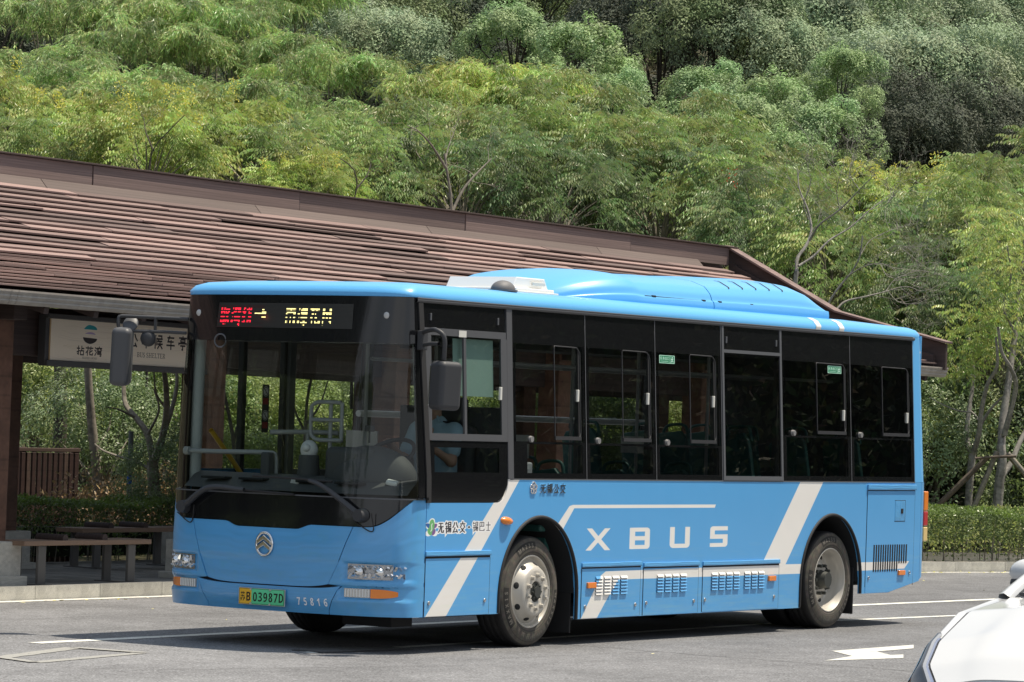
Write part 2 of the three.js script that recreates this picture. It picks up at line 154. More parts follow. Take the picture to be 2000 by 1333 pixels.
// cracks in the asphalt, sealed with tar
{ const r = rngOf(77); const crack = (a, b, n, w) => { const pts = []; for (let i = 0; i <= n; i++) pts.push([lerp(a[0], b[0], i / n) + (r() - 0.5) * 0.09, lerp(a[1], b[1], i / n) + (r() - 0.5) * 0.05]); return ribbon(pts, w, 0.0035, 5 + n); };
  struct('road_crack', [crack([2.866, -0.21], [2.75, 1.6], 14, 0.014), crack([2.75, 1.6], [2.65, 3.5], 14, 0.012), crack([0.3, 0.6], [2.8, 0.9], 16, 0.007), crack([-3.2, -0.2], [0.6, 1.3], 22, 0.006), crack([9, -3.4], [16, -3.1], 40, 0.008), crack([12.5, -1.2], [13.2, 1], 12, 0.007), crack([-1, -4.9], [5, -4.6], 30, 0.006)], std([0.02, 0.02, 0.02], 0.8)); }
{ // kerb of separate stones
  const prof = (len) => xf(extr([[0, 0], [0.14, 0], [0.14, 0.115], [0.11, 0.142], [0, 0.145]], len - 0.012, 0.004), [0, 0, 0], [0, PI / 2, 0]);
  const stoneM = [0.52, 0.46, 0.58].map((v) => std([v, v * 0.97, v * 0.9], 0.9, { map: speckT })); const kg = prof(1.0);
  const kerb = new THREE.Group(); kerb.name = 'kerb'; kerb.userData.kind = 'structure'; scene.add(kerb); let x = -12.32, k = 0;
  const uvg = kg.attributes.uv; for (let i = 0; i < uvg.count; i++) uvg.setXY(i, uvg.getX(i) * 1.5, uvg.getY(i) * 1.5);
  while (x < 34) { const z = kerbZ(x), z2 = kerbZ(x + 1), L = Math.hypot(1, z2 - z), dx = 1 / L; const s = part(kerb, numbered('kerb_stone'), kg, stoneM[(hash2(k, 3) * 3) | 0]); s.position.set(x, -0.004 + (hash2(k, 5) - 0.5) * 0.006, z - 0.005); s.rotation.y = Math.atan2(-(z2 - z), 1); s.rotation.y += 0; s.translateZ(0); x += dx; k++; }
}
{ // pavement under the shelter: joint sheet and pavers
  const pave = new THREE.Group(); pave.name = 'pavement'; pave.userData.kind = 'structure'; scene.add(pave);
  const strip = []; for (let x = -40; x <= 34; x += 1) strip.push(x); const pos = [], uv = [], idx = []; strip.forEach((x) => { pos.push(x, 0.118, kerbZ(x) - 0.12, x, 0.118, kerbZ(x) - 3.9); uv.push(x, 0, x, 3.8); }); for (let i = 0; i < strip.length - 1; i++) idx.push(2 * i, 2 * i + 2, 2 * i + 1, 2 * i + 2, 2 * i + 3, 2 * i + 1);
  const g = new THREE.BufferGeometry(); g.setAttribute('position', new THREE.Float32BufferAttribute(pos, 3)); g.setAttribute('uv', new THREE.Float32BufferAttribute(uv, 2)); g.setIndex(idx); g.computeVertexNormals(); part(pave, 'joint_bed', g, std([0.1, 0.098, 0.09], 0.95, { map: speckT }));
  const pm = [[0.26, 0.255, 0.245], [0.21, 0.206, 0.2], [0.3, 0.29, 0.275]].map((c) => std(c, 0.9, { map: speckT })); const pg = rbox(0.192, 0.03, 0.392, 0, 0, 0, 0.006); let n = 0; const rest = [];
  for (let r = 0; r < 9; r++) for (let c = -30; c < 70; c++) { const px = c * 0.2 + (r % 2) * 0.1, pz = -7.23 - r * 0.4; const [sx, sy] = onScreen(V(px, 0.13, pz)); if (px > 14) continue; const h = hash2(c, r), y = 0.117 + h * 0.004, seen = sx > -5 && sx < 332 && sy < 1180; if (seen && n < 300) { const b = part(pave, numbered('paver'), pg, pm[(h * 3) | 0]); b.position.set(px, y, pz); b.rotation.set((hash2(c, r + 50) - 0.5) * 0.01, 0, (hash2(c + 9, r) - 0.5) * 0.01); n++; } else rest.push(xf(pg.clone(), [px, y, pz])); }
  part(pave, 'paver_field', mg(rest), pm[0]).userData.kind = 'stuff';
  // front course of pavers kept between kerb and row 0 is the kerb back edge; right-hand strip: short bricks behind the curved kerb
  const rb = []; for (let x = 18; x < 33; x += 0.24) for (let r = 0; r < 2; r++) { const z = kerbZ(x) - 0.22 - r * 0.2, a = Math.atan2(-(kerbZ(x + 0.5) - kerbZ(x)), 0.5); rb.push(rbox(0.228, 0.03, 0.185, x + (r % 2) * 0.1, 0.119 + hash2(x * 50, r) * 0.005, z, 0.006, [0, a, 0])); } part(pave, 'kerb_course', mg(rb), std([0.34, 0.31, 0.27], 0.9, { map: speckT })).userData.kind = 'stuff';
}
// ---------------------------------------------------------------- bus shelter
const woodV = (r, g, b) => std([r, g, b], 0.78, { map: grainT });
const roofM = [woodV(0.311, 0.215, 0.196), woodV(0.260, 0.180, 0.165), woodV(0.386, 0.267, 0.244), woodV(0.222, 0.153, 0.141), woodV(0.326, 0.227, 0.206), woodV(0.175, 0.121, 0.111), woodV(0.414, 0.287, 0.261), woodV(0.286, 0.198, 0.180)];
const ridgeM = [woodV(0.241, 0.178, 0.166), woodV(0.215, 0.159, 0.148), woodV(0.267, 0.197, 0.184)];
const ridgeB = [woodV(0.17, 0.13, 0.118), woodV(0.145, 0.11, 0.1)];
const darkWood = woodV(0.075, 0.05, 0.045), postM = woodV(0.2, 0.1, 0.065), postM2 = woodV(0.16, 0.085, 0.06), stoneLight = std([0.58, 0.56, 0.52], 0.9, { map: speckT });
{
  const S = thing('bus_shelter', 'long open timber bus shelter with weathered brown plank roof behind the blue bus', 'shelter', [3.4, 0.13, 0]);
  S.rotation.z = -0.008;
  const L = (x) => x - 3.4, Y = (y) => y - 0.13, r = rngOf(11);
  // columns with stone plinths
  for (let k = -1; k < 6; k++) for (const z of [-7.405, -9.865]) { const x = L(3.475 + 3.47 * k - (z < -8 ? 0.5 : 0));
    const c = part(S, 'post', rbox(0.3, 2.75, 0.3, x, 1.72, z, 0.012), z > -8 ? postM : postM2);
    part(S, 'plinth', rbox(0.53, 0.36, 0.53, x, 0.265, z, 0.012), stoneLight); part(S, 'plinth_base', rbox(0.63, 0.12, 0.63, x, 0.04, z, 0.012), stoneLight);
    if (z > -8) part(S, 'cross_beam', rbox(0.2, 0.26, 3.1, x, Y(2.92), -8.6, 0.01), darkWood); }
  for (const [z, y, h] of [[-7.56, 2.70, 0.5], [-9.865, 2.62, 0.36], [-9.7, 4.02, 0.3]]) part(S, 'header_beam', rbox(25, h, 0.2, L(9.6), Y(y), z, 0.01), darkWood);
  // roof deck underneath (one bent sheet) and rafters
  const prof = [[-6.3, 3.0], [-7.9, 3.42], [-9.62, 4.36]], prof2 = [[-9.8, 4.4], [-11.6, 3.75]];
  const deck = (a, b, t = 0.04) => { const dz = b[0] - a[0], dy = b[1] - a[1], len = Math.hypot(dz, dy); return box(25.4, t, len, L(9.4), Y((a[1] + b[1]) / 2) - 0.03, (a[0] + b[0]) / 2, [Math.atan2(dy, -dz), 0, 0]); };
  part(S, 'roof_deck', [deck(prof[0], prof[1]), deck(prof[1], prof[2]), deck(prof2[0], prof2[1])], darkWood);
  for (let x = -3; x < 22; x += 0.75) part(S, 'rafter', [box(0.07, 0.12, 1.66, L(x), Y(3.1), -7.1, [0.257, 0, 0]), box(0.07, 0.12, 1.96, L(x), Y(3.78), -8.76, [0.5, 0, 0])], darkWood);
  part(S, 'rear_roof', box(25.2, 0.04, 2.0, L(9.4), Y(4.1), -10.75, [-0.345, 0, 0]), roofM[1]);
  // plank rows, each row of separate boards
  const bg = {}; const board = (len, w) => bg[len + '_' + w] ??= rbox(len - 0.006, 0.022, w, 0, 0, 0, 0.004);
  const lay = (z0, y0, z1, y1, n) => { const sl = Math.atan2(y1 - y0, z0 - z1), run = Math.hypot(z1 - z0, y1 - y0) / n; for (let i = 0; i < n; i++) { const t = (i + 0.5) / n; let x = -3.2 - r() * 3; while (x < 21.85) { let len = [1.7, 2.4, 3.2][(r() * 3) | 0]; if (x + len > 21.9) len = 1.7; if (x > 21.2) break; const w = +(run + 0.035).toFixed(3); const m = part(S, 'roof_plank', board(len, w), roofM[(r() * 8) | 0]); m.position.set(L(Math.min(x + len / 2, 21.9 - len / 2)), Y(lerp(y0, y1, t)) + 0.02 + (r() - 0.5) * 0.01, lerp(z0, z1, t)); m.rotation.set(sl - 0.235 + (r() - 0.5) * 0.05, 0, (r() - 0.5) * 0.007); m.rotation.y = (r() - 0.5) * 0.012; const q = r(); if (q < 0.07) m.rotation.x -= 0.07 + r() * 0.06; else if (q < 0.1) { m.rotation.z += (r() - 0.5) * 0.025; m.position.y += 0.008; } x += len; } } };
  lay(-6.24, 3.05, -7.9, 3.48, 11); lay(-7.9, 3.48, -9.52, 4.36, 14);
  // ridge boards
  let x = -3.4, k = 0; while (x < 21.9) { const len = Math.min([3.6, 4.1, 3.3, 3.9][k % 4], 21.95 - x); part(S, 'ridge_board', rbox(len - 0.012, 0.26, 0.05, L(x + len / 2), Y(4.58), -9.7 + (k % 2) * 0.008, 0.006), ridgeM[k % 3]); part(S, 'ridge_base_board', rbox(len - 0.01, 0.03, 0.16, L(x + len / 2 - 0.9), Y(4.42), -9.62, 0.006, [0.8, 0, 0]), ridgeB[k % 2]); x += len; k++; }
  part(S, 'ridge_cap', rbox(25.4, 0.022, 0.2, L(9.45), Y(4.722), -9.74, 0.005), darkWood);
  // gable barge boards at the right end
  const gable = (pts, x0, t) => xf(extr(pts.map(([z, y]) => [-z, Y(y)]), t, 0.004), [L(x0), 0, 0], [0, PI / 2, 0]);
  part(S, 'barge_board', gable([[-6.15, 3.0], [-6.15, 3.36], [-7.9, 3.78], [-9.72, 4.70], [-9.72, 4.2], [-7.9, 3.3]], 22.02, 0.05), darkWood);
  part(S, 'barge_inner_board', gable([[-6.3, 3.0], [-6.3, 3.2], [-7.9, 3.6], [-9.66, 4.5], [-9.66, 4.2], [-7.9, 3.3]], 21.94, 0.05), darkWood);
  for (const [a, b] of [[[-6.12, 3.385], [-7.9, 3.802]], [[-7.9, 3.802], [-9.74, 4.735]]]) { const dz = b[0] - a[0], dy = b[1] - a[1], len = Math.hypot(dz, dy); part(S, 'barge_cap', rbox(0.24, 0.03, len + 0.01, L(22.05), Y((a[1] + b[1]) / 2), (a[0] + b[0]) / 2, 0.006, [Math.atan2(dy, -dz), 0, 0]), roofM[1]); }
  // gutter with ribs and joint straps
  const gm = std([0.36, 0.325, 0.285], 0.55, { map: dirtT });
  const gp = [[0, 0], [0.1, 0], [0.125, 0.03], [0.12, 0.045], [0.142, 0.075], [0.137, 0.09], [0.155, 0.12], [0.155, 0.138], [0.14, 0.138], [0.1, 0.03], [0.015, 0.02], [0.015, 0.13], [0, 0.13]];
  part(S, 'gutter', xf(extr(gp.map(([a, b]) => [-a, b]), 25.3), [L(-3.1), Y(2.898), -6.34], [0, PI / 2, 0]), gm);
  for (const sx of [2.35, 8.3, 14.3, 20.3]) part(S, 'gutter_strap', [0, 0.1].map((d) => xf(extr(gp.slice(1, 9).map(([a, b]) => [-a - 0.004, b]).concat([[-0.1, 0.138]]), 0.02), [L(sx + d), Y(2.898), -6.34], [0, PI / 2, 0])), gm);
}
{ // hanging sign board
  const tex = canvasTex(2048, 352, (g, w, h) => {
    g.fillStyle = '#e4d5c1'; g.fillRect(0, 0, w, h); const r = rngOf(5); g.lineWidth = 2;
    for (let i = 0; i < 60; i++) { g.strokeStyle = `rgba(${120 + r() * 40},${95 + r() * 40},${75 + r() * 30},0.22)`; g.beginPath(); const y = r() * h, x = r() * w, ww = 120 + r() * 500; for (let t = 0; t <= 1; t += 0.1) g.lineTo(x + t * ww, y + Math.sin(t * 6 + i) * 7 + t * 14); g.stroke(); }
    const X = (x) => (x - 4.25) / 2.5 * w, Yv = (v) => v * h;
    g.fillStyle = '#1f8f96'; g.beginPath(); g.moveTo(X(4.765), Yv(0.2)); g.bezierCurveTo(X(4.79), Yv(0.15), X(4.82), Yv(0.08), X(4.87), Yv(0.09)); g.bezierCurveTo(X(4.94), Yv(0.1), X(4.98), Yv(0.15), X(4.975), Yv(0.205)); g.closePath(); g.fill();
    g.fillStyle = '#a58fb4'; g.beginPath(); g.moveTo(X(4.785), Yv(0.31)); g.bezierCurveTo(X(4.83), Yv(0.25), X(4.93), Yv(0.25), X(4.955), Yv(0.32)); g.closePath(); g.fill();
    g.fillStyle = '#2b2427'; g.beginPath(); g.moveTo(X(4.755), Yv(0.4)); g.bezierCurveTo(X(4.83), Yv(0.41), X(4.93), Yv(0.41), X(4.98), Yv(0.42)); g.bezierCurveTo(X(4.98), Yv(0.5), X(4.9), Yv(0.56), X(4.86), Yv(0.555)); g.bezierCurveTo(X(4.8), Yv(0.54), X(4.76), Yv(0.48), X(4.755), Yv(0.4)); g.fill();
    g.strokeStyle = '#2b2427'; ['nian', 'hua', 'wan'].forEach((n, i) => glyph(g, n, X(4.66 + i * 0.142), Yv(0.61), X(4.375) , Yv(0.24), 11, 'round'));
    g.fillStyle = '#4a4040'; g.font = '26px serif'; g.textAlign = 'center'; g.fillText('NIANHUAWAN', X(4.87), Yv(0.93));
    ['gong', 'che', 'hou', 'che', 'ting'].forEach((n, i) => glyph(g, n, X(5.49 + i * 0.206), Yv(0.2), X(4.41), Yv(0.38), 15));
    g.fillStyle = '#2b2427'; g.font = '58px serif'; g.fillText('BUS SHELTER', X(5.87), Yv(0.8));
  });
  const t = thing('sign_board', 'pale wood sign board with lotus logo reading BUS SHELTER hung under the shelter eave', 'sign', [5.5, 2.4, -7.34]); t.rotation.z = -0.008;
  const face = new THREE.PlaneGeometry(2.5, 0.42); part(t, 'board', rbox(2.5, 0.42, 0.08, 0, 0.21, 0, 0.004), std('#c9ab84', 0.7)); part(t, 'printed_face', xf(face, [0, 0.21, 0.043]), std('#ffffff', 0.7, { map: tex }));
  part(t, 'frame', [rbox(2.66, 0.06, 0.12, 0.02, -0.032, 0, 0.006), rbox(2.66, 0.05, 0.12, 0.02, 0.448, 0, 0.006), rbox(0.06, 0.5, 0.1, -1.285, 0.21, -0.02, 0.006), rbox(0.06, 0.5, 0.1, 1.285, 0.21, -0.02, 0.006)], std([0.05, 0.048, 0.05], 0.6));
}
// benches
function bench(label, x0, x1, zf, legs, logs) {
  const t = thing('bench', label, 'bench', [(x0 + x1) / 2, 0.135, zf - 0.2], 0); const w = x1 - x0, c = (x0 + x1) / 2, seatM = woodV(0.33, 0.22, 0.155), legM = std([0.1, 0.095, 0.09], 0.55);
  part(t, 'seat', [rbox(w, 0.05, 0.195, 0, 0.425, 0.1, 0.006), rbox(w, 0.05, 0.195, 0, 0.424, -0.1, 0.006)], seatM);
  for (const lx of legs) for (const s of [1, -1]) part(t, 'leg', rbox(0.115, 0.4, 0.035, lx - c, 0.2, s * 0.16, 0.004), legM);
  for (const lx of legs) part(t, 'base_plate', rbox(0.17, 0.014, 0.5, lx - c, 0.007, 0, 0.003), legM);
  for (const lx of logs) part(t, 'divider', cyl(0.042, 0.042, 0.37, lx - c, 0.468, 0, [PI / 2, 0, 0], 14), darkWood);
}
bench('near wooden plank bench with grey steel legs beside the stone plinth', 3.6, 5.6, -6.98, [3.9, 5.31], [4.24, 4.86]);
bench('rear wooden plank bench in shade before the hedge', 7.24, 9.3, -9.3, [7.53, 9.0], [7.75, 8.36]);
{ // slatted timber fence behind the hedge
  const f = thing('slatted_fence', 'dark red brown slatted timber fence panel behind the clipped hedge', 'fence', [9.9, 0, -12.5]); const fm = woodV(0.07, 0.036, 0.032), fm2 = woodV(0.13, 0.085, 0.07);
  for (let i = 0; i < 20; i++) part(f, 'slat', rbox(0.07, 1.36, 0.03, -0.95 + i * 0.1, 0.68, 0, 0.005), i % 7 === 3 ? fm2 : fm);
  for (const x of [-1.0, 0.0, 1.0]) part(f, 'fence_post', rbox(0.07, 1.43, 0.08, x, 0.71, -0.06, 0.005), fm); for (const y of [0.3, 1.395]) part(f, 'rail', rbox(2.06, 0.045, 0.07, 0, y, -0.03, 0.005), fm2);
}
// ---------------------------------------------------------------- the bus
const BUS = thing('city_bus', 'sky blue and white single deck city bus with black glazed windows, standing at the shelter', 'bus', [0, 0, 0]);
const B = (name, geo, mat, label) => part(BUS, name, geo, mat, label);
const ZC = -1.25, FN = 3.2, FA = 0.42, FTAB = []; { let s = 0, pu = 0, px = 0; for (let i = 0; i <= 240; i++) { const ph = i / 240 * PI / 2, u = 1.25 * Math.pow(Math.sin(ph), 2 / FN), x = FA * (1 - Math.pow(Math.max(0, Math.cos(ph)), 2 / FN)) + 0.05 * (u / 1.25) ** 2; s += Math.hypot(u - pu, x - px); FTAB.push([s, u, x]); pu = u; px = x; } FTAB.forEach((t) => t[0] /= s); }
const XEND = FA + 0.05;
const tumble = (y) => y > 1.45 ? 0.08 * (y - 1.45) / 1.47 : 0;
const fx0 = (y) => lin(y, [0.28, 0.42, 0.9, 1.1, 1.3, 2.2, 2.93, 3.0], [0.09, 0.032, 0.028, 0.05, 0.062, 0.11, 0.2, 0.23]);
const xSide = (y) => lin(y, [0.3, 1.3, 2.93], [0.555, 0.56, 0.46]);
function front(p, y) { const a = Math.min(1, Math.abs(p)); let i = 1; while (i < 240 && FTAB[i][0] < a) i++; const A = FTAB[i - 1], C = FTAB[i], f = (a - A[0]) / (C[0] - A[0]); const u = lerp(A[1], C[1], f), xs = lerp(A[2], C[2], f), x0 = fx0(y); return V(x0 + xs / XEND * (xSide(y) - x0), y, ZC + Math.sign(p || 1) * u * (1.25 - tumble(y)) / 1.25); }
const pz = (z) => { const u = Math.abs(z - ZC); let i = 1; while (i < 240 && FTAB[i][1] < u) i++; const A = FTAB[i - 1], C = FTAB[i]; return Math.sign(z - ZC) * lerp(A[0], C[0], clamp((u - A[1]) / (C[1] - A[1]), 0, 1)); };
const side = (x, y, s = 1) => V(x, y, s > 0 ? -tumble(y) : 2 * ZC + tumble(y));
const IN = [4.7, 1.6, ZC];
// front panel between p-limits L(y),R(y) and heights yb(t),yt(t)
const fp = (L, R, yb, yt, nu, nv, o = {}) => { const f = (q, a) => typeof q === 'function' ? q(a) : q; return patch((u, v) => { const y0 = lerp(f(yb, u), f(yt, u), v), p = lerp(f(L, y0), f(R, y0), u); const q = front(p, y0); if (o.bend) q.x += o.bend(y0, p); return q; }, nu, nv, { inside: IN, ...o }); };
// side panel between x0,x1 and heights yb(x),yt(x)
const sp = (x0, x1, yb, yt, nu, nv, o = {}) => { const f = (q, a) => typeof q === 'function' ? q(a) : q; return patch((u, v) => { const x = o.cols ? o.cols[Math.round(u * nu)] : lerp(x0, x1, u); return side(x, lerp(f(yb, x), f(yt, x), v), o.s ?? 1); }, nu, nv, { inside: IN, ...o }); };
const livery = canvasTex(2048, 512, (g, w, h) => {
  const X = (x) => (x - 0.4) / 9.2 * w, Yv = (y) => (1.48 - y) / 1.28 * h, poly = (pts, c) => { g.fillStyle = c; g.beginPath(); pts.forEach(([x, y], i) => i ? g.lineTo(X(x), Yv(y)) : g.moveTo(X(x), Yv(y))); g.closePath(); g.fill(); };
  g.fillStyle = BLUE; g.fillRect(0, 0, w, h); const WH = '#eceae6';
  poly([[0.53, 0.26], [0.84, 0.26], [1.95, 1.46], [1.765, 1.46]], WH);
  poly([[2.545, 1.05], [2.62, 0.99], [2.815, 1.196], [5.244, 1.196], [5.262, 1.226], [2.79, 1.226], [2.735, 1.215]], WH);
  poly([[2.95, 0.2], [3.21, 0.2], [3.56, 0.56], [6.95, 0.555], [8.17, 0.563], [9.085, 0.572], [9.185, 0.645], [8.16, 0.647], [6.62, 0.65], [7.34, 1.46], [6.88, 1.46], [6.185, 0.686], [6.128, 0.646], [3.36, 0.636], [3.28, 0.6]], WH);
  // XBUS
  g.fillStyle = WH; const bar = (a, b, c, d) => g.fillRect(X(a), Yv(d), X(c) - X(a), Yv(b) - Yv(d)); const T = 0.075, t = 0.04;
  poly([[3.03, 1.018], [3.12, 1.018], [3.225, 0.95], [3.33, 1.018], [3.425, 1.018], [3.275, 0.921], [3.432, 0.824], [3.335, 0.824], [3.222, 0.893], [3.11, 0.824], [3.018, 0.824], [3.175, 0.921]], WH);
  const rr = (a, b, c, d, r) => { g.beginPath(); g.roundRect(X(a), Yv(d), X(c) - X(a), Yv(b) - Yv(d), r); g.fill(); };
  rr(3.752, 0.828, 4.1, 1.02, [3, 12, 12, 3]); g.fillStyle = BLUE; bar(3.845, 0.944, 4.012, 0.984); bar(3.845, 0.864, 4.012, 0.906); g.fillStyle = WH;
  rr(4.45, 0.83, 4.806, 1.022, [0, 0, 14, 14]); g.fillStyle = BLUE; bar(4.535, 0.868, 4.72, 1.03); g.fillStyle = WH;
  rr(5.172, 0.832, 5.497, 1.024, [12, 3, 12, 3]); g.fillStyle = BLUE; bar(5.258, 0.948, 5.51, 0.985); bar(5.16, 0.868, 5.41, 0.907); g.fillStyle = WH;
  // operator lettering with white outline, emblem
  const word = (names, x0, dx, ww, y1, hh, lw, col, out) => names.forEach((n, i) => { if (out) { g.strokeStyle = '#f4f4f4'; glyph(g, n, X(x0 + i * dx), Yv(y1), X(0.4 + ww), hh / 1.28 * h, lw + 7, 'round'); } }) || names.forEach((n, i) => { g.strokeStyle = col; glyph(g, n, X(x0 + i * dx), Yv(y1), X(0.4 + ww), hh / 1.28 * h, lw); });
  word(['wu', 'xi', 'gong', 'jiao'], 0.726, 0.106, 0.092, 1.092, 0.1, 3.4, '#26262e', true);
  word(['xi', 'ba', 'shi'], 1.24, 0.096, 0.084, 1.09, 0.088, 2.2, '#26262e', true);
  g.fillStyle = '#f4f4f4'; g.beginPath(); g.arc(X(1.186), Yv(1.042), 6, 0, 7); g.fill(); g.fillStyle = '#26262e'; g.beginPath(); g.arc(X(1.186), Yv(1.042), 3.4, 0, 7); g.fill();
  const pet = (x, y, a, c, rx, ry) => { g.fillStyle = c; g.beginPath(); g.ellipse(X(x), Yv(y), rx, ry, a, 0, 7); g.fill(); };
  const P5 = [[0.637, 1.085, 0.3], [0.594, 1.055, -1.1], [0.606, 1.0, -2.3], [0.668, 1.0, 2.3], [0.68, 1.055, 1.1]];
  P5.forEach(([x, y, a]) => pet(x, y, a, '#f4f4f4', 10, 14)); pet(0.637, 1.042, 0, '#f4f4f4', 14, 18);
  pet(0.598, 1.055, -0.8, '#2d5fa6', 6.5, 11); pet(0.676, 1.052, 0.8, '#7d5a92', 6.5, 11); pet(0.664, 1.005, 0.3, '#7d5a92', 6.5, 11); pet(0.612, 1.008, -0.3, '#6cb56f', 7, 12); pet(0.637, 1.08, 0.2, '#6cb56f', 7, 12); pet(0.637, 1.045, 0.25, '#6cb56f', 8, 20);
  g.strokeStyle = '#f4f4f4'; g.lineWidth = 2.4; g.beginPath(); g.moveTo(X(0.65), Yv(1.075)); g.bezierCurveTo(X(0.612), Yv(1.06), X(0.668), Yv(1.03), X(0.622), Yv(1.01)); g.stroke();
  // faint dust towards the sills
  const r = rngOf(9); for (let i = 0; i < 900; i++) { const y = 0.22 + r() * r() * 0.7; g.fillStyle = `rgba(210,205,190,${0.02 + r() * 0.03})`; g.beginPath(); g.ellipse(X(0.5 + r() * 9), Yv(y), 6 + r() * 50, 2 + r() * 6, 0, 0, 7); g.fill(); }
});
M.livery = phy('#ffffff', 0.36, { map: livery, clearcoat: 0.55, clearcoatRoughness: 0.1, bumpMap: (() => { const t = waveT.clone(); t.repeat.set(7, 1); return t; })(), bumpScale: 0.004 });
const luv = (p) => [(p.x - 0.4) / 9.2, (p.y - 0.2) / 1.28];
// --- side wall with wheel arches
const ARCH = [2.28, 7.535], archTop = (x, c) => 0.45 + 0.672 * Math.sqrt(Math.max(0, 1 - ((x - c) / 0.618) ** 2));
const sill = (x) => x < 1.662 ? 0.305 : x < 2.9 ? archTop(x, ARCH[0]) : x < 6.918 ? 0.225 : x < 8.153 ? archTop(x, ARCH[1]) : x < 8.74 ? 0.334 : lerp(0.334, 0.455, (x - 8.74) / 0.78);
const waist = (x) => x < 1.6 ? 1.245 : x < 1.76 ? 1.447 - 0.2 * (1 - ((x - 1.6) / 0.16) ** 2) ** 0.5 : 1.447;
const E3 = 1e-4;
{ const cols = []; const add = (a, b, n) => { for (let i = 0; i <= n; i++) cols.push(lerp(a, b, i / n)); };
  add(0.56, 1.6, 8); add(1.6 + E3, 1.662 - E3, 4); add(1.662, 1.76, 10); add(1.78, 2.9 - E3, 34); add(2.9, 6.918 - E3, 20); add(6.918, 8.153 - E3, 44); add(8.153, 8.74, 4); add(8.74 + E3, 9.42, 5);
  B('side_panel', sp(0, 0, sill, waist, cols.length - 1, 6, { cols, th: 0.03, uv: luv }), M.livery);
  const far = sp(0.56, 9.42, (x) => Math.max(0.3, x < 2 ? 0.3 : sill(x)), 1.447, 160, 4, { s: -1, th: 0.03 }); B('far_side_panel', far, M.blue); }
// arches: lip, liner
for (const c of ARCH) { const rear = c > 5; const pts = []; for (let i = 0; i <= 40; i++) { const a = PI * i / 40, y = 0.45 + 0.672 * Math.sin(a); pts.push(V(c - 0.618 * Math.cos(a), y, 0)); } const lo = rear ? [0.23, 0.337] : [0.31, 0.227]; pts.unshift(V(c - 0.618, lo[0], 0)); pts.push(V(c + 0.618, lo[1], 0));
  B('wheel_arch_lip', tube(pts, 0.016, 8, false, 120), M.rubber);
  for (const s of [0, 1]) B('wheel_arch_liner', [patch((u, v) => { const a = PI * u, q = V(c - 0.615 * Math.cos(a), 0.45 + 0.669 * Math.sin(a), s ? -2.47 + 0.75 * v : -0.028 - 0.75 * v); return q; }, 28, 3, { inside: [c, 3, ZC] }), box(1.23, 1.15, 0.03, c, 0.8, s ? -1.72 : -0.8)], M.gap); 
  B('mud_flap', rbox(0.02, 0.46, 0.3, c + (rear ? 0.6 : 0.635), rear ? 0.36 : 0.33, -0.22, 0.006), M.rubber); }
// --- corner wrap at the rear and rear wall
const rearX = (y) => 9.42 + 0.0 * y;
B('rear_corner_panel', [patch((u, v) => { const y = lerp(0.457, 1.447, v), a = u * PI / 2; return V(9.425 + 0.2 * Math.sin(a), lerp(y, y + 0.1 * u * (1 - v), 1), -0.2 + 0.2 * Math.cos(a)); }, 10, 8, { inside: IN, th: 0.02 })], M.blue);
B('rear_pillar', [patch((u, v) => { const y = lerp(1.45, 2.93, v), a = u * PI / 2, R = 0.2; const z = -R - tumble(y) + R * Math.cos(a); const x0 = u < 0.001 ? 9.275 : 9.4; return V((9.41 - 0.03 * v) + 0.2 * Math.sin(a), y, z); }, 10, 10, { inside: IN, th: 0.02 }), sp(9.272, 9.412, 1.449, 2.93, 3, 4, { th: 0.02 })], M.blueRoof);
B('rear_wall', box(0.04, 2.5, 2.2, 9.6, 1.7, ZC), M.blue);
B('tail_lamp', [rbox(0.09, 0.2, 0.1, 9.565, 1.255, -0.062, 0.012)], M.amber); B('tail_lamp', rbox(0.09, 0.15, 0.1, 9.567, 1.075, -0.062, 0.012), M.red); B('tail_lamp', rbox(0.09, 0.15, 0.1, 9.567, 0.915, -0.062, 0.012), M.cream);
// --- front: dark backing shell, hood, corner panels, bumper, black band, windscreen
B('front_backing', fp(-0.99, 0.99, 0.33, 1.28, 40, 10, { off: -0.03 }), M.gap);
const bandBot = (z) => { const u = Math.abs(z - ZC); if (u < 0.31) return 1.0; if (u < 0.45) return lerp(1.0, 1.04, sstep(u, 0.31, 0.45)); if (u < 0.95) return 1.04; return 1.04 + 0.25 * Math.pow(clamp((u - 0.95) / 0.3, 0, 1), 1.9); };
const bandP = (p) => bandBot(front(p, 1.1).z);
const pHood = (y) => pz(ZC + lin(y, [0.515, 0.56, 0.735, 1.05], [0.60, 0.63, 0.715, 0.835]));
const g8 = 0.006, crease = (y) => 0.008 * sstep(0.745 - y, -0.008, 0.012) - 0.012 * sstep(y, 1.0, 1.06) * 0;
B('bonnet_flap', fp((y) => -pHood(y), pHood, (t) => 0.525 + 0.03 * (2 * t - 1) ** 6, (t) => bandP(lerp(-pHood(1.03), pHood(1.03), t)) - 0.006, 60, 24, { th: 0.03, bend: crease }), M.blue);
const pBump = (y) => pz(ZC + lin(y, [0.3, 0.34, 0.52, 0.55], [0.62, 0.625, 0.72, 0.75]));
B('bumper', fp((y) => -pBump(y), pBump, 0.305, (t) => 0.515 + 0.03 * (2 * t - 1) ** 6, 30, 6, { th: 0.04 }), M.blue);
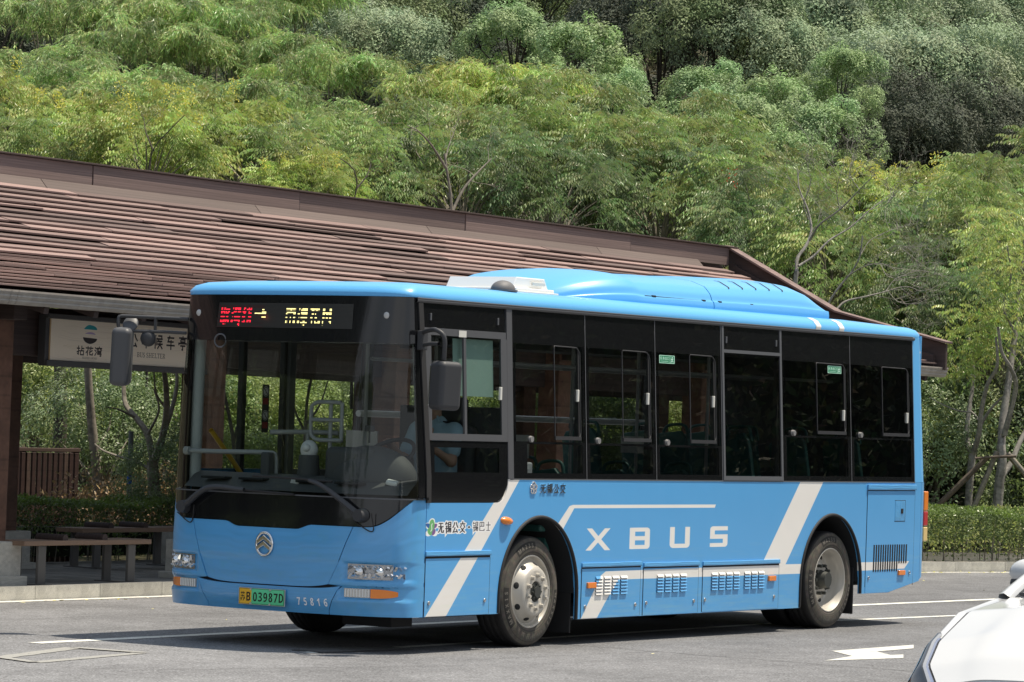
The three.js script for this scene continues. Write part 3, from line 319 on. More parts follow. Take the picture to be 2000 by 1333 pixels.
for (const s of [1, -1]) {
  const inner = (y) => s * (y < 0.55 ? pBump(y) : pHood(y)) + s * 0.005;
  const dip = (y, p) => { const u = Math.abs(front(p, y).z - ZC); const a = (lo, hi, ul, uh) => sstep(y, lo - 0.012, lo) * (1 - sstep(y, hi, hi + 0.012)) * sstep(u, ul - 0.02, ul); return 0.022 * a(0.602, 0.736, 0.77, 1.2) + 0.022 * a(0.446, 0.538, 0.74, 1.2); };
  B('front_corner_panel', fp(inner, s * 0.995, 0.305, (t) => Math.max(bandP(lerp(s * pHood(1.03), s * 0.995, t)) - 0.006, 0.6), 44, 70, { th: 0.03, bend: dip }), M.blue);
  // head lamp: chrome housing, two bowls, clear cover
  const ph = (u) => s * pz(ZC + u); const a0 = ph(0.80), a1 = ph(1.215);
  const h = B('headlight', fp(a0, a1, 0.606, 0.732, 14, 4, { off: -0.016 }), std([0.42, 0.43, 0.45], 0.22, { metalness: 0.9 }));
  const facet = []; const rr = rngOf(31 + s); for (let i = 0; i < 28; i++) { const p = lerp(a0, a1, (i % 14 + 0.5) / 14), y = i < 14 ? 0.64 : 0.70; const q = front(p, y); facet.push(box(0.012, 0.045, 0.022, q.x + 0.012, y, q.z, [rr() * 0.9, rr() * 1.2, rr() * 0.9])); } part(h, 'reflector_facets', facet, M.chrome).userData.kind = 'stuff';
  for (const uu of [0.9, 1.06]) { const q = front(ph(uu), 0.668); part(h, 'lamp_bowl', [xf(new THREE.SphereGeometry(0.04, 18, 12, 0, 2 * PI, 0, PI / 2), [q.x + 0.004, q.y, q.z], [0, 0, PI / 2]), xf(new THREE.TorusGeometry(0.04, 0.004, 6, 24), [q.x - 0.004, q.y, q.z], [0, PI / 2, 0])], M.chrome); }
  part(h, 'cover_glass', fp(a0, a1, 0.604, 0.734, 16, 3, { off: 0.004 }), M.lens);
  // fog lamp and turn signal
  const f0 = ph(0.775), f1 = ph(0.99), f2 = ph(1.185); const fl = B('fog_lamp', fp(f0, f1, 0.458, 0.53, 8, 3, { off: -0.012, th: 0.03 }), std([0.55, 0.55, 0.53], 0.2, { metalness: 0.6 }));
  const ribs = []; for (let i = 0; i < 9; i++) { const q = front(lerp(f0, f1, (i + 0.5) / 9), 0.494); ribs.push(box(0.012, 0.062, 0.009, q.x + 0.01, 0.494, q.z)); } part(fl, 'lens_ribs', ribs, M.white);
  B('turn_signal', fp(f1 + s * 0.004, f2, (t) => 0.455 + 0.02 * (s > 0 ? t : t) ** 3, (t) => 0.53 - 0.02 * t ** 3, 8, 4, { off: -0.01, th: 0.03 }), M.amber);
}
// lower black band with wiper pivots, windscreen, destination field, black corner frit
B('black_band', fp(-0.995, 0.995, (t) => bandP(lerp(-0.995, 0.995, t)), 1.268, 90, 6, { th: 0.02 }), M.black);
B('windscreen', fp(-0.93, 0.925, 1.275, 2.545, 50, 16, { off: -0.002 }), M.clear);
B('windscreen_surround', [fp(-1, -0.93, 1.275, 2.93, 6, 18, { th: 0.02 }), fp(0.925, 1, 1.275, 2.93, 10, 18, { th: 0.02 }), fp(-0.93, 0.925, 2.545, 2.93, 50, 6, { th: 0.02 })], M.black);
B('windscreen_seam', fp(-0.99, 0.99, 1.266, 1.277, 60, 1, { off: 0.002 }), M.frame);
for (const z of [-2.27, -0.2]) { const q = front(pz(z), 2.775); B('marker_lamp', xf(new THREE.SphereGeometry(0.028, 14, 8), [q.x, q.y, q.z], [0, 0, 0], [0.5, 1, 1]), std([0.5, 0.5, 0.5], 0.3)); }
B('round_sensor', (() => { const q = front(pz(-1.94), 2.54); return xf(new THREE.TorusGeometry(0.055, 0.007, 8, 28), [q.x - 0.006, q.y, q.z], [0, PI / 2 + 0.15, 0]); })(), M.frame);
{ // LED destination display: scan bands of lit dots
  const tex = canvasTex(1024, 160, (g, w, h) => {
    g.fillStyle = '#000'; g.fillRect(0, 0, w, h); const W = 128, H = 20; const c = document.createElement('canvas'); c.width = W * 4; c.height = H * 4; const k = c.getContext('2d'); k.fillStyle = '#000'; k.fillRect(0, 0, W * 4, H * 4);
    k.strokeStyle = '#ff2038'; ['qu', 'wan', 'xian'].forEach((n, i) => glyph(k, n, 10 + i * 45, 6, 40, 68, 6)); k.strokeStyle = '#ffef9a'; ['nan', 'tan', 'hua', 'feng'].forEach((n, i) => glyph(k, n, 266 + i * 45, 6, 40, 68, 6));
    k.fillStyle = '#ffef9a'; k.fillRect(148, 32, 46, 12); k.fillRect(176, 20, 8, 36); k.fillRect(184, 26, 8, 24);
    const px = k.getImageData(0, 0, W * 4, H * 4).data; for (let y = 0; y < H; y++) for (let x = 0; x < W; x++) { const o = ((y * 4 + 2) * W * 4 + x * 4 + 2) * 4; let [r, gg, b] = [px[o], px[o + 1], px[o + 2]]; const band = y % 3.4 < 1.7; const on = r > 90 && band; g.fillStyle = on ? `rgb(${r},${gg},${b})` : x < 46 && !band ? 'rgb(38,12,14)' : 'rgb(24,25,24)'; g.beginPath(); g.arc((x + 0.5) * 8, (y + 0.5) * 8, on ? 3.7 : 2.3, 0, 7); g.fill(); } });
  const d = B('destination_display', fp(pz(-2.01), pz(-0.515), 2.655, 2.862, 40, 3, { off: 0.003 }), std([0.01, 0.01, 0.01], 0.35, { emissive: new THREE.Color(1, 1, 1), emissiveMap: tex, emissiveIntensity: 2.2 }));
  const L = new THREE.PointLight(0xff7a50, 0.003, 1); L.name = 'display_light'; const q = front(pz(-1.5), 2.76); L.position.set(q.x - 0.06, q.y, q.z); L.castShadow = true; scene.add(L); }
// wipers
function wiper(pivot, elbow, end, blade) { const at = ([z, y], o) => front(pz(z), y).add(V(-o, 0, 0)); const p = at(pivot, 0.05), w = B('wiper', [cyl(0.05, 0.058, 0.09, p.x + 0.01, p.y, p.z, [0, 0, PI / 2], 18), limb([p, at(elbow, 0.07), at(end, 0.05)].map((v) => v), 0.03, 0.018, 8, 12)], M.plastic);
  part(w, 'blade', tube([at(blade[0], 0.02), at(blade[1], 0.022), at(blade[2], 0.02)], 0.011, 6), M.rubber); const q = at([pivot[0] + 0.09, pivot[1] - 0.13], 0.012); part(w, 'washer_hose', tube([p.clone().add(V(0, -0.05, -0.06)), q, p.clone().add(V(0, 0.02, 0.12))], 0.005, 5), M.rubber); }
wiper([-2.19, 1.13], [-1.86, 1.3], [-1.48, 1.297], [[-1.6, 1.298], [-1.3, 1.288], [-0.98, 1.276]]);
wiper([-0.34, 1.13], [-0.68, 1.36], [-0.82, 1.40], [[-1.42, 1.415], [-1.1, 1.412], [-0.62, 1.395]]);
{ // emblem: ring with two chevrons, number plate, fleet number
  const q = front(0, 0.857); const e = B('emblem', xf(new THREE.TorusGeometry(0.082, 0.011, 10, 44), [q.x - 0.012, 0.857, ZC], [0, -PI / 2, 0], [1.0, 1.15, 1]), M.chrome);
  const chev = (y) => xf(extr([[-0.068, y - 0.02], [0, y + 0.026], [0.068, y - 0.02], [0.068, y - 0.046], [0, y - 0.002], [-0.068, y - 0.046]], 0.012, 0.004), [q.x - 0.014, 0.857, ZC], [0, -PI / 2, 0]); part(e, 'chevron', [chev(0.045), chev(-0.005)], M.chrome);
  const plate = canvasTex(768, 224, (g, w, h) => { const gr = g.createLinearGradient(0, 0, 0, h); gr.addColorStop(0, '#63d8a0'); gr.addColorStop(1, '#58c98f'); g.fillStyle = gr; g.fillRect(0, 0, w, h); g.fillStyle = '#e9b52e'; g.fillRect(0, 0, w * 0.275, h); g.strokeStyle = '#20342a'; g.lineWidth = 5; g.strokeRect(7, 7, w - 14, h - 14); g.strokeStyle = '#121212'; glyph(g, 'su', 22, 40, 84, 150, 11); g.fillStyle = '#121212'; g.font = 'bold 176px sans-serif'; g.textAlign = 'center'; g.textBaseline = 'middle'; g.save(); g.scale(0.78, 1); g.fillText('B', 158 / 0.78, 118); '03987D'.split('').forEach((c, i) => g.fillText(c, (272 + i * 88) / 0.78, 118)); g.restore(); });
  const x = front(0, 0.42).x - 0.018; const p = B('number_plate', rbox(0.008, 0.142, 0.482, x, 0.418, ZC - 0.005, 0.003), M.alu); part(p, 'plate_print', xf(new THREE.PlaneGeometry(0.47, 0.132), [x - 0.0065, 0.418, ZC - 0.005], [0, -PI / 2, 0]), std('#ffffff', 0.5, { map: plate })); p.rotation.x = 0; 
  part(p, 'plate_screw', [-0.11, 0.09].flatMap((dz) => [0.06, -0.06].map((dy) => cyl(0.01, 0.01, 0.01, x - 0.008, 0.418 + dy, ZC - 0.005 + dz, [0, 0, PI / 2], 10))), M.alu);
  const num = canvasTex(512, 128, (g, w, h) => { g.clearRect(0, 0, w, h); g.fillStyle = '#eef2f6'; g.font = 'bold 118px sans-serif'; g.textBaseline = 'middle'; g.textAlign = 'center'; '75816'.split('').forEach((c, i) => { g.save(); g.translate(52 + i * 102, 70); g.scale(0.86, 1); g.fillText(c, 0, 0); g.restore(); }); });
  B('fleet_number', patch((u, v) => front(lerp(pz(-0.93), pz(-0.605), u), lerp(0.36, 0.455, v)), 16, 2, { inside: IN, off: 0.004 }), std('#ffffff', 0.6, { map: num, alphaTest: 0.5, transparent: false }));
}
// --- side glazing
const seams = [1.83, 3.003, 4.186, 5.37, 6.538, 7.908, 9.262];
M.ventFrame = std([0.022, 0.023, 0.026], 0.6); M.far = phy([0.75, 0.78, 0.77], 0, { transmission: 1 });
for (const s of [1, -1]) {
  for (let i = 0; i < 6; i++) {
    const a = seams[i] + 0.006, b = seams[i + 1] - 0.006; if (s < 0 && i === 3) continue; const door = i === 3 && s > 0;
    if (!door) {
      const rear = i > 3, dark = (i === 4 || i === 5) && s > 0; const ya = rear ? 1.93 : 1.81;
      const w = B('side_window', sp(a, b, ya - 0.04, 2.61, 8, 6, { s }), dark ? M.tint2 : s < 0 ? M.far : M.tint);
      const sc = s > 0 ? M.black : M.innerDark;
      part(w, 'glass_border', [sp(a, b, 2.61, 2.895, 8, 2, { s, th: 0.008 }), sp(a, a + 0.05, ya - 0.04, 2.61, 2, 4, { s, th: 0.008 }), sp(b - 0.05, b, ya - 0.04, 2.61, 2, 4, { s, th: 0.008 })], sc);
      if (s > 0) {
        part(w, 'lower_glass', i === 0 ? [sp(a + 0.22, b - 0.06, 1.5, ya - 0.06, 6, 2, { s })] : sp(a + 0.06, b - 0.06, 1.5, ya - 0.06, 6, 2, { s }), dark ? M.tint2 : i === 0 ? M.tint : M.tint2);
        part(w, 'lower_border', [sp(a, b, 1.449, 1.5, 4, 1, { s, th: 0.008 }), sp(a, b, ya - 0.06, ya - 0.04, 4, 1, { s, th: 0.008 }), sp(a, i === 0 ? a + 0.22 : a + 0.06, 1.5, ya - 0.06, 1, 1, { s, th: 0.008 }), sp(b - 0.06, b, 1.5, ya - 0.06, 1, 1, { s, th: 0.008 })], M.black);
        const [x0, x1] = [[2.49, 2.905], [3.61, 4.085], [4.79, 5.255], 0, [7.21, 7.795], [8.575, 9.15]][i];
        // sliding vent: raised frame, sill rail, latch
        const fr = []; const q = (x, y) => side(x, y).add(V(0, 0, 0.006)); const rr = 0.05; fr.push(tube([q(x0, ya + 0.01), q(x0, 2.60), q(x0 + 0.015, 2.604), q(x1 - rr, 2.60), q(x1, 2.6 - rr), q(x1, ya + 0.03), q(x1 - 0.03, ya)], 0.0055, 6, false, 60)); fr.push(box(x1 - x0, 0.032, 0.016, (x0 + x1) / 2, ya - 0.004, -tumble(ya) + 0.006));
        part(w, 'sliding_vent_frame', fr, M.ventFrame); part(w, 'vent_gap', [box(0.018, 2.58 - ya, 0.006, x1 - 0.02, (2.58 + ya) / 2, -tumble(2.2) + 0.002, [-0.054, 0, 0])], M.gap);
        const ly = rear ? 2.1 : 2.18; part(w, 'latch', rbox(0.03, 0.105, 0.02, x1 - 0.045, ly, -tumble(ly) + 0.008, 0.004), M.offwhite);
        part(w, 'knob', cyl(0.026, 0.03, 0.03, a + (rear ? 0.175 : 0.18) + (i === 0 ? 0.09 : 0), rear ? 1.913 : 1.79, -tumble(1.8) + 0.008, [PI / 2, 0, 0], 14), std([0.2, 0.2, 0.2], 0.5));
      }
      if (s > 0) B('window_seam', sp(b + 0.001, b + 0.011, 1.449, 2.895, 1, 4, { s, off: 0.003 }), M.frame);
    }
  }
}
{ // emergency door between the windows: grey aluminium frame
  const a = 5.376, b = 6.532, D = B('emergency_window', sp(a + 0.06, b - 0.06, 1.5, 2.63, 8, 8, {}), M.tint2); const P = (x0, x1, y0, y1) => sp(x0, x1, y0, y1, 4, 6, { th: 0.02, off: 0.008 });
  part(D, 'frame', [P(a + 0.01, a + 0.045, 1.452, 2.895), P(b - 0.045, b - 0.01, 1.452, 2.895), P(a + 0.045, b - 0.045, 1.452, 1.492), P(a + 0.045, b - 0.045, 2.645, 2.675)], M.frame);
  part(D, 'upper_panel', sp(a + 0.045, b - 0.045, 2.68, 2.895, 4, 2, { th: 0.01 }), M.black); part(D, 'panel_lock', [5.47, 6.42].map((x) => rbox(0.022, 0.06, 0.012, x, 2.765, -tumble(2.76) + 0.006, 0.003)), M.frame);
  part(D, 'pane_border', [sp(a + 0.045, a + 0.062, 1.49, 2.645, 1, 4, { th: 0.01 }), sp(b - 0.062, b - 0.045, 1.49, 2.645, 1, 4, { th: 0.01 }), sp(a + 0.06, b - 0.06, 2.628, 2.645, 4, 1, { th: 0.01 })], M.black); }
{ // exit stickers
  const tex = canvasTex(128, 64, (g, w, h) => { g.fillStyle = '#1f7a57'; g.fillRect(0, 0, w, h); g.strokeStyle = '#bfe3d4'; g.lineWidth = 4; g.strokeRect(3, 3, w - 6, h - 6); g.fillStyle = '#bfe3d4'; g.fillRect(88, 6, 3, 52); g.strokeStyle = '#d3efe3'; ['ying', 'ji', 'chu', 'kou'].forEach((n, i) => glyph(g, n, 9 + i * 19, 11, 16, 26, 2)); g.fillStyle = '#bfe3d4'; g.fillRect(14, 46, 62, 3); g.beginPath(); g.arc(108, 16, 5, 0, 7); g.fill(); g.lineWidth = 5; g.beginPath(); g.moveTo(106, 22); g.lineTo(106, 38); g.lineTo(98, 54); g.moveTo(106, 38); g.lineTo(116, 52); g.moveTo(97, 30); g.lineTo(116, 28); g.stroke(); });
  for (const [x0, x1] of [[4.256, 4.529], [7.444, 7.724]]) B('exit_sticker', patch((u, v) => side(lerp(x0, x1, u), lerp(2.51, 2.585, v)), 1, 1, { inside: IN, off: 0.004 }), std('#ffffff', 0.4, { map: tex })); }
{ // driver's window: black surround, upper hatch, two sliding panes and lower pane
  const D = B('driver_window', sp(1.11, 1.66, 1.82, 2.63, 4, 4, {}), M.tint); part(D, 'sliding_pane', sp(0.62, 1.13, 1.82, 2.63, 4, 4, { off: -0.012 }), phy([0.62, 0.66, 0.65], 0, { transmission: 1 })); D.material = phy([0.62, 0.66, 0.65], 0, { transmission: 1 });
  part(D, 'lower_pane', sp(0.66, 1.62, 1.5, 1.705, 4, 2, {}), phy([0.62, 0.66, 0.65], 0, { transmission: 1 }));
  const top = (x) => x < 1.55 ? 1.25 : 1.25 + 0.19 * (1 - Math.sqrt(Math.max(0, 1 - ((x - 1.55) / 0.2) ** 2)));
  part(D, 'black_surround', [sp(0.565, 1.745, top, 1.5, 20, 2, { th: 0.015 }), sp(0.52, 0.66, 1.5, 1.76, 2, 2, { th: 0.015 }), sp(1.62, 1.745, 1.5, 1.76, 2, 2, { th: 0.015 }), sp(0.66, 1.62, 1.705, 1.76, 4, 1, { th: 0.015 })], M.black); part(D, 'upper_panel', sp(0.5, 1.73, 2.69, 2.895, 4, 2, { th: 0.015 }), M.black);
  const F = (x0, x1, y0, y1) => sp(x0, x1, y0, y1, 3, 3, { th: 0.02, off: 0.006 }); part(D, 'frame', [F(0.54, 1.75, 1.762, 1.82), F(0.52, 1.74, 2.632, 2.69), F(0.53, 0.622, 1.82, 2.632), F(1.66, 1.75, 1.82, 2.632), F(1.1, 1.135, 1.82, 2.632)], M.plastic2);
  part(D, 'latch', rbox(0.03, 0.11, 0.02, 1.635, 2.17, -tumble(2.17) + 0.012, 0.004), M.offwhite); part(D, 'panel_lock', [0.62, 1.62].map((x) => rbox(0.02, 0.06, 0.012, x, 2.78, -tumble(2.78) + 0.006, 0.003)), M.frame);
  part(D, 'sunlit_label', box(0.11, 0.055, 0.004, 1.08, 2.655, -tumble(2.65) + 0.009), M.offwhite);
  B('window_pillar', sp(1.752, 1.836, 1.449, 2.895, 2, 4, { th: 0.02, off: 0.006 }), M.plastic2); B('corner_strip', patch((u, v) => { const y = lerp(1.245, 2.92, v); return side(lerp(xSide(y) - 0.02, xSide(y) + 0.045, u), y); }, 2, 8, { inside: IN, off: 0.012, th: 0.03 }), M.rubber); }
// black rail above the windows, waist trim
B('drip_rail', [tube([side(0.42, 2.91), side(4, 2.91), side(9.3, 2.91)], 0.019, 8, false, 20), tube([side(0.42, 2.925), side(9.25, 2.925)].map((p) => p.add(V(0, 0, 0.012))), 0.008, 6, false, 10)], M.plastic2);
B('waist_trim', sp(1.78, 9.27, 1.44, 1.452, 10, 1, { off: 0.004 }), M.frame);
// hatches, lips, locks, louvres
const lip = (x0, x1, y) => rbox(x1 - x0, 0.04, 0.018, (x0 + x1) / 2, y, 0.006, 0.005), seal = (x0, x1, y0, y1, w = 0.007) => [box(w, y1 - y0, 0.003, x0, (y0 + y1) / 2, 0.0005), box(w, y1 - y0, 0.003, x1, (y0 + y1) / 2, 0.0005), box(x1 - x0 - w, w, 0.0028, (x0 + x1) / 2, y1, 0.0005)];
function hatch(name, x0, x1, y0, y1, louvres = [], locks = [], lipY = y1 + 0.03) {
  const h = B(name, sp(x0 + 0.004, x1 - 0.004, y0, y1 - 0.004, 2, 2, { off: 0.004, th: 0.006, uv: luv }), M.livery); part(h, 'seal', [seal(x0, x1, y0, y1), box(x1 - x0, 0.016, 0.0035, (x0 + x1) / 2, y1 + 0.006, 0.0006)], M.gap);
  const l = part(h, 'drip_lip', lip(x0 - 0.005, x1 + 0.005, lipY), M.blue);
  for (const [lx0, lx1, n] of louvres) { const gs = []; for (let i = 0; i < n; i++) for (let j = 0; j < 6; j++) { const w = (lx1 - lx0) / n, cx = lx0 + w * (i + 0.5), y = 0.585 - j * 0.028; gs.push(sp(cx - w * 0.4, cx + w * 0.4, y - 0.012, y + 0.010, 1, 1, { uv: luv, off: 0.005 })); const lo = gs[gs.length - 1].attributes.position; for (let k = 0; k < lo.count; k++) if (lo.getY(k) < y) lo.setZ(k, 0.017); gs[gs.length - 1].computeVertexNormals(); } part(h, 'louvre', gs, M.livery); part(h, 'louvre_slot', gs.length ? Array.from({ length: n * 6 }, (_, k) => { const w = (lx1 - lx0) / n, cx = lx0 + w * ((k % n) + 0.5), y = 0.571 - ((k / n) | 0) * 0.028; return box(w * 0.78, 0.0025, 0.014, cx, y + 0.0015, 0.009); }) : [], M.plastic); }
  for (const [lx, ly] of locks) part(h, 'lock', [xf(new THREE.TorusGeometry(0.014, 0.004, 6, 14), [lx, ly, 0.009]), cyl(0.009, 0.009, 0.008, lx, ly, 0.009, [PI / 2, 0, 0], 10)], M.alu);
  return h;
}
hatch('front_hatch', 0.56, 1.515, 0.31, 0.79, [], [[0.62, 0.42], [1.443, 0.425]], 0.825);
hatch('side_hatch', 2.966, 3.955, 0.23, 0.668, [[3.18, 3.735, 4]], [[3.03, 0.33], [3.87, 0.33]], 0.697); hatch('side_hatch', 4.005, 4.978, 0.23, 0.655, [[4.225, 4.77, 4]], [[4.06, 0.34], [4.9, 0.34]], 0.684); hatch('side_hatch', 5.055, 6.49, 0.234, 0.648, [[5.2, 5.74, 4], [5.81, 6.21, 3]], [[5.1, 0.345], [6.4, 0.345]], 0.68);
{ const e = B('engine_door', sp(8.252, 9.272, (x) => sill(x) + 0.004, 1.358, 10, 2, { off: 0.004, th: 0.006, uv: luv }), M.livery); part(e, 'seal', seal(8.248, 9.276, 0.40, 1.362), M.gap); part(e, 'drip_lip', rbox(1.05, 0.055, 0.02, 8.762, 1.395, 0.008, 0.006), M.blue);
  for (let i = 0; i < 15; i++) { const x = 8.415 + i * 0.0508, long = i < 11; part(e, 'grille_slot', rbox(0.026, long ? 0.27 : 0.19, 0.006, x - (i * 0.001), long ? 0.683 : 0.722, 0.0045, 0.003, [0, 0, -0.012]), M.gap); }
  part(e, 'fuel_flap', [rbox(0.215, 0.205, 0.006, 8.95, 1.157, 0.004, 0.01)], M.blue); part(e, 'flap_seam', [box(0.23, 0.006, 0.004, 8.95, 1.262, 0.0035), box(0.006, 0.21, 0.004, 9.062, 1.157, 0.0035), box(0.23, 0.006, 0.004, 8.95, 1.052, 0.0035), rbox(0.05, 0.05, 0.012, 8.99, 1.155, 0.006, 0.004)], M.gap); part(e, 'lock', [[8.31, 0.49], [9.19, 0.53]].map(([x, y]) => xf(new THREE.TorusGeometry(0.014, 0.004, 6, 14), [x, y, 0.009])), M.alu); }
for (const [x, y, w, h] of [[3.118, 0.518, 0.14, 0.052], [6.342, 0.521, 0.137, 0.05], [9.007, 0.53, 0.14, 0.05]]) B('side_marker', rbox(w, h, 0.024, x, y, 0.012, 0.006), M.amber);
B('side_repeater', xf(new THREE.SphereGeometry(1, 20, 12), [1.742, 1.092, 0.002], [0, 0, -0.1], [0.086, 0.036, 0.045]), M.amber);
{ // raised chrome lettering: emblem and four characters
  const lt = []; const add = (n, x, y, w, h, lw) => { for (const s of GLYPH[n].split(';')) { const p = s.split(' ').map((q) => q.split(',').map(Number)); for (let i = 0; i < p.length - 1; i++) { const ax = x + p[i][0] / 100 * w, ay = y - p[i][1] / 100 * h, bx = x + p[i + 1][0] / 100 * w, by = y - p[i + 1][1] / 100 * h; lt.push(box(Math.hypot(bx - ax, by - ay) + lw * 0.6, lw, 0.008, (ax + bx) / 2, (ay + by) / 2, 0.004 + (lt.length % 5) * 0.0002, [0, 0, Math.atan2(by - ay, bx - ax)])); } } };
  ['wu', 'xi', 'gong', 'jiao'].forEach((n, i) => add(n, 2.25 + i * 0.105, 1.413, 0.09, 0.088, 0.009));
  const letters = B('chrome_lettering', lt, M.chrome); const em = []; for (let k = 0; k < 5; k++) { const a = k * 2 * PI / 5 + PI / 2; em.push(xf(new THREE.TorusGeometry(0.022, 0.007, 6, 16), [2.147 + 0.028 * Math.cos(a), 1.372 + 0.03 * Math.sin(a), 0.005])); } part(letters, 'flower_emblem', em, M.chrome); }
// --- roof: lofted rings from the cant rail up
{ const D = [0, -0.008, 0.03, 0.1, 0.26, 0.6, 1.0, 1.2], H = [2.92, 2.965, 3.012, 3.042, 3.062, 3.078, 3.085, 3.086]; const per = []; for (let i = 0; i <= 60; i++) per.push(front(lerp(-0.998, 0.998, i / 60), 2.93)); for (let i = 1; i <= 10; i++) per.push(V(lerp(xSide(2.93), 9.2, i / 10), 0, -0.08)); for (let i = 0; i <= 10; i++) { const a = i / 10 * PI / 2; per.push(V(9.36 + 0.22 * Math.sin(a), 0, -0.3 + 0.22 * Math.cos(a))); } for (let i = 0; i <= 10; i++) { const a = i / 10 * PI / 2; per.push(V(9.36 + 0.22 * Math.cos(a), 0, -2.2 - 0.22 * Math.sin(a))); } for (let i = 1; i <= 10; i++) per.push(V(lerp(9.2, xSide(2.93), i / 10), 0, -2.42));
  const n = per.length; const ring = (u, v) => { const i = Math.min(n - 1, Math.round(u * n)) % n, k = Math.round(v * (D.length - 1)); const d = D[k], p = per[i]; const fx = p.x < 0.7 ? 1 : p.x > 9.1 ? -1 : 0; const front_drop = p.x < 0.7 && k < 4 ? (k === 0 ? 0.012 : 0) : 0; const rear = sstep(p.x, 8.4, 9.5) * 0.035 * (k / 7); return V(lerp(p.x, 4.9, clamp(d * (fx > 0 ? 1.1 : 0.6) / 4.5, 0, 0.4)), H[k] - rear + front_drop, ZC + (p.z - ZC) * (1 - d / 1.2)); };
  const rf = B('roof', patch(ring, n, D.length - 1, { inside: [4.7, 0, ZC] }), M.blueRoof);
  const mark = (x) => patch((u, v) => ring(0, 0) && (() => { const t = v * 3, k = Math.floor(Math.min(t, 2.999)), f = t - k; const z = (kk) => ZC + (-0.08 - ZC) * (1 - D[kk] / 1.2); return V(x + u * 0.1 - v * 0.0, lerp(H[k], H[k + 1], f), lerp(z(k), z(k + 1), f)); })(), 2, 9, { inside: [4.7, 0, ZC], off: 0.003 }); part(rf, 'white_mark', [mark(7.215), mark(7.69)], M.white); }
{ // roof fairing in two covers
  const prof = [[0.95, 3.02], [0.955, 3.075], [0.945, 3.118], [0.925, 3.13], [0.905, 3.185], [0.84, 3.252], [0.68, 3.305], [0.4, 3.337], [0, 3.35]]; const N = prof.length;
  const sec = (x, u) => { const k = u * (2 * N - 2), m = k <= N - 1 ? k : 2 * N - 2 - k, i = Math.min(N - 2, Math.floor(m)), f = m - i, sg = k <= N - 1 ? 1 : -1; let w = lerp(prof[i][0], prof[i + 1][0], f), y = lerp(prof[i][1], prof[i + 1][1], f); const nose = clamp((4.4 - x) / 1.18, 0, 1), tail = clamp((x - 7.3) / 0.58, 0, 1); w *= Math.sqrt(1 - nose * nose * 0.985); y = 3.02 + (y - 3.02) * (1 - Math.pow(nose, 2.6)); y = 3.02 + (y - 3.02) * (1 + 0.05 * sstep(x, 4.5, 5.2) + 0.17 * sstep(x, 5.2, 7.2)); if (y > 3.13) y = 3.13 + (y - 3.13) * (1 - 0.9 * Math.pow(tail, 2.4)); if (x < 4.36) { const b = sstep(4.36 - x, 0, 0.12) * 0.02; y += b * sstep(y, 3.05, 3.2); } return V(x, y, ZC + sg * w); };
  const cover = (x0, x1, n) => patch((u, v) => sec(lerp(x0, x1, v), u), 2 * N * 3, n, { inside: [5.4, 2.6, ZC], th: 0.02 });
  const A = B('roof_fairing', cover(3.225, 5.615, 36), M.blueRoof); const C = B('roof_fairing', cover(5.63, 7.88, 22), M.blueRoof); part(C, 'end_cap', patch((u, v) => { const q = sec(7.88, u); q.y = lerp(3.0, q.y, v); q.z = lerp(ZC, q.z, 1); return q; }, 40, 2, { inside: [5, 3, ZC] }), M.blueRoof);
  part(A, 'cover_seam', tube([4.4, 4.9, 5.6].map((x) => V(x, 3.128, ZC + 0.932)), 0.004, 5, false, 6), M.gap); part(C, 'cover_seam', tube([5.65, 6.6, 7.5].map((x) => V(x, 3.128, ZC + 0.932)), 0.004, 5, false, 6), M.gap); part(A, 'hinge', [4.55, 5.45].map((x) => rbox(0.06, 0.02, 0.02, x, 3.128, ZC + 0.935, 0.004)), M.gap); part(C, 'hinge', [5.75, 6.35, 6.95, 7.5].map((x) => rbox(0.06, 0.02, 0.02, x, 3.128, ZC + 0.935, 0.004)), M.gap);
  for (let k = 0; k < 5; k++) { const x = 6.05 + k * 0.26; part(C, 'vent_slit', patch((u, v) => { const t = lerp(0.3, 0.39, u); return sec(x + v * 0.022 + u * 0.12, t).add(V(0, 0.004, 0)); }, 8, 2, { inside: [5.4, 2.6, ZC] }), M.gap); }
  // white roof hatch with grey dome
  const H = B('roof_hatch', [rbox(0.62, 0.035, 0.82, 2.86, 3.098, -0.92, 0.01), xf(extr([[-0.28, 0], [-0.22, 0.09], [0.22, 0.09], [0.28, 0]], 0.7, 0.008), [2.86, 3.112, -1.27])], M.white); part(H, 'hatch_rim', rbox(0.68, 0.025, 0.88, 2.86, 3.074, -0.92, 0.008), M.offwhite); part(H, 'grip', rbox(0.2, 0.03, 0.02, 2.95, 3.16, -0.54, 0.005), M.offwhite);
  B('antenna_dome', [xf(new THREE.SphereGeometry(0.1, 20, 12, 0, 2 * PI, 0, PI / 2), [2.12, 3.07, -0.36], [0, 0, 0], [1.25, 0.85, 1]), cyl(0.13, 0.13, 0.015, 2.12, 3.065, -0.36)], std([0.13, 0.13, 0.135], 0.6)); }
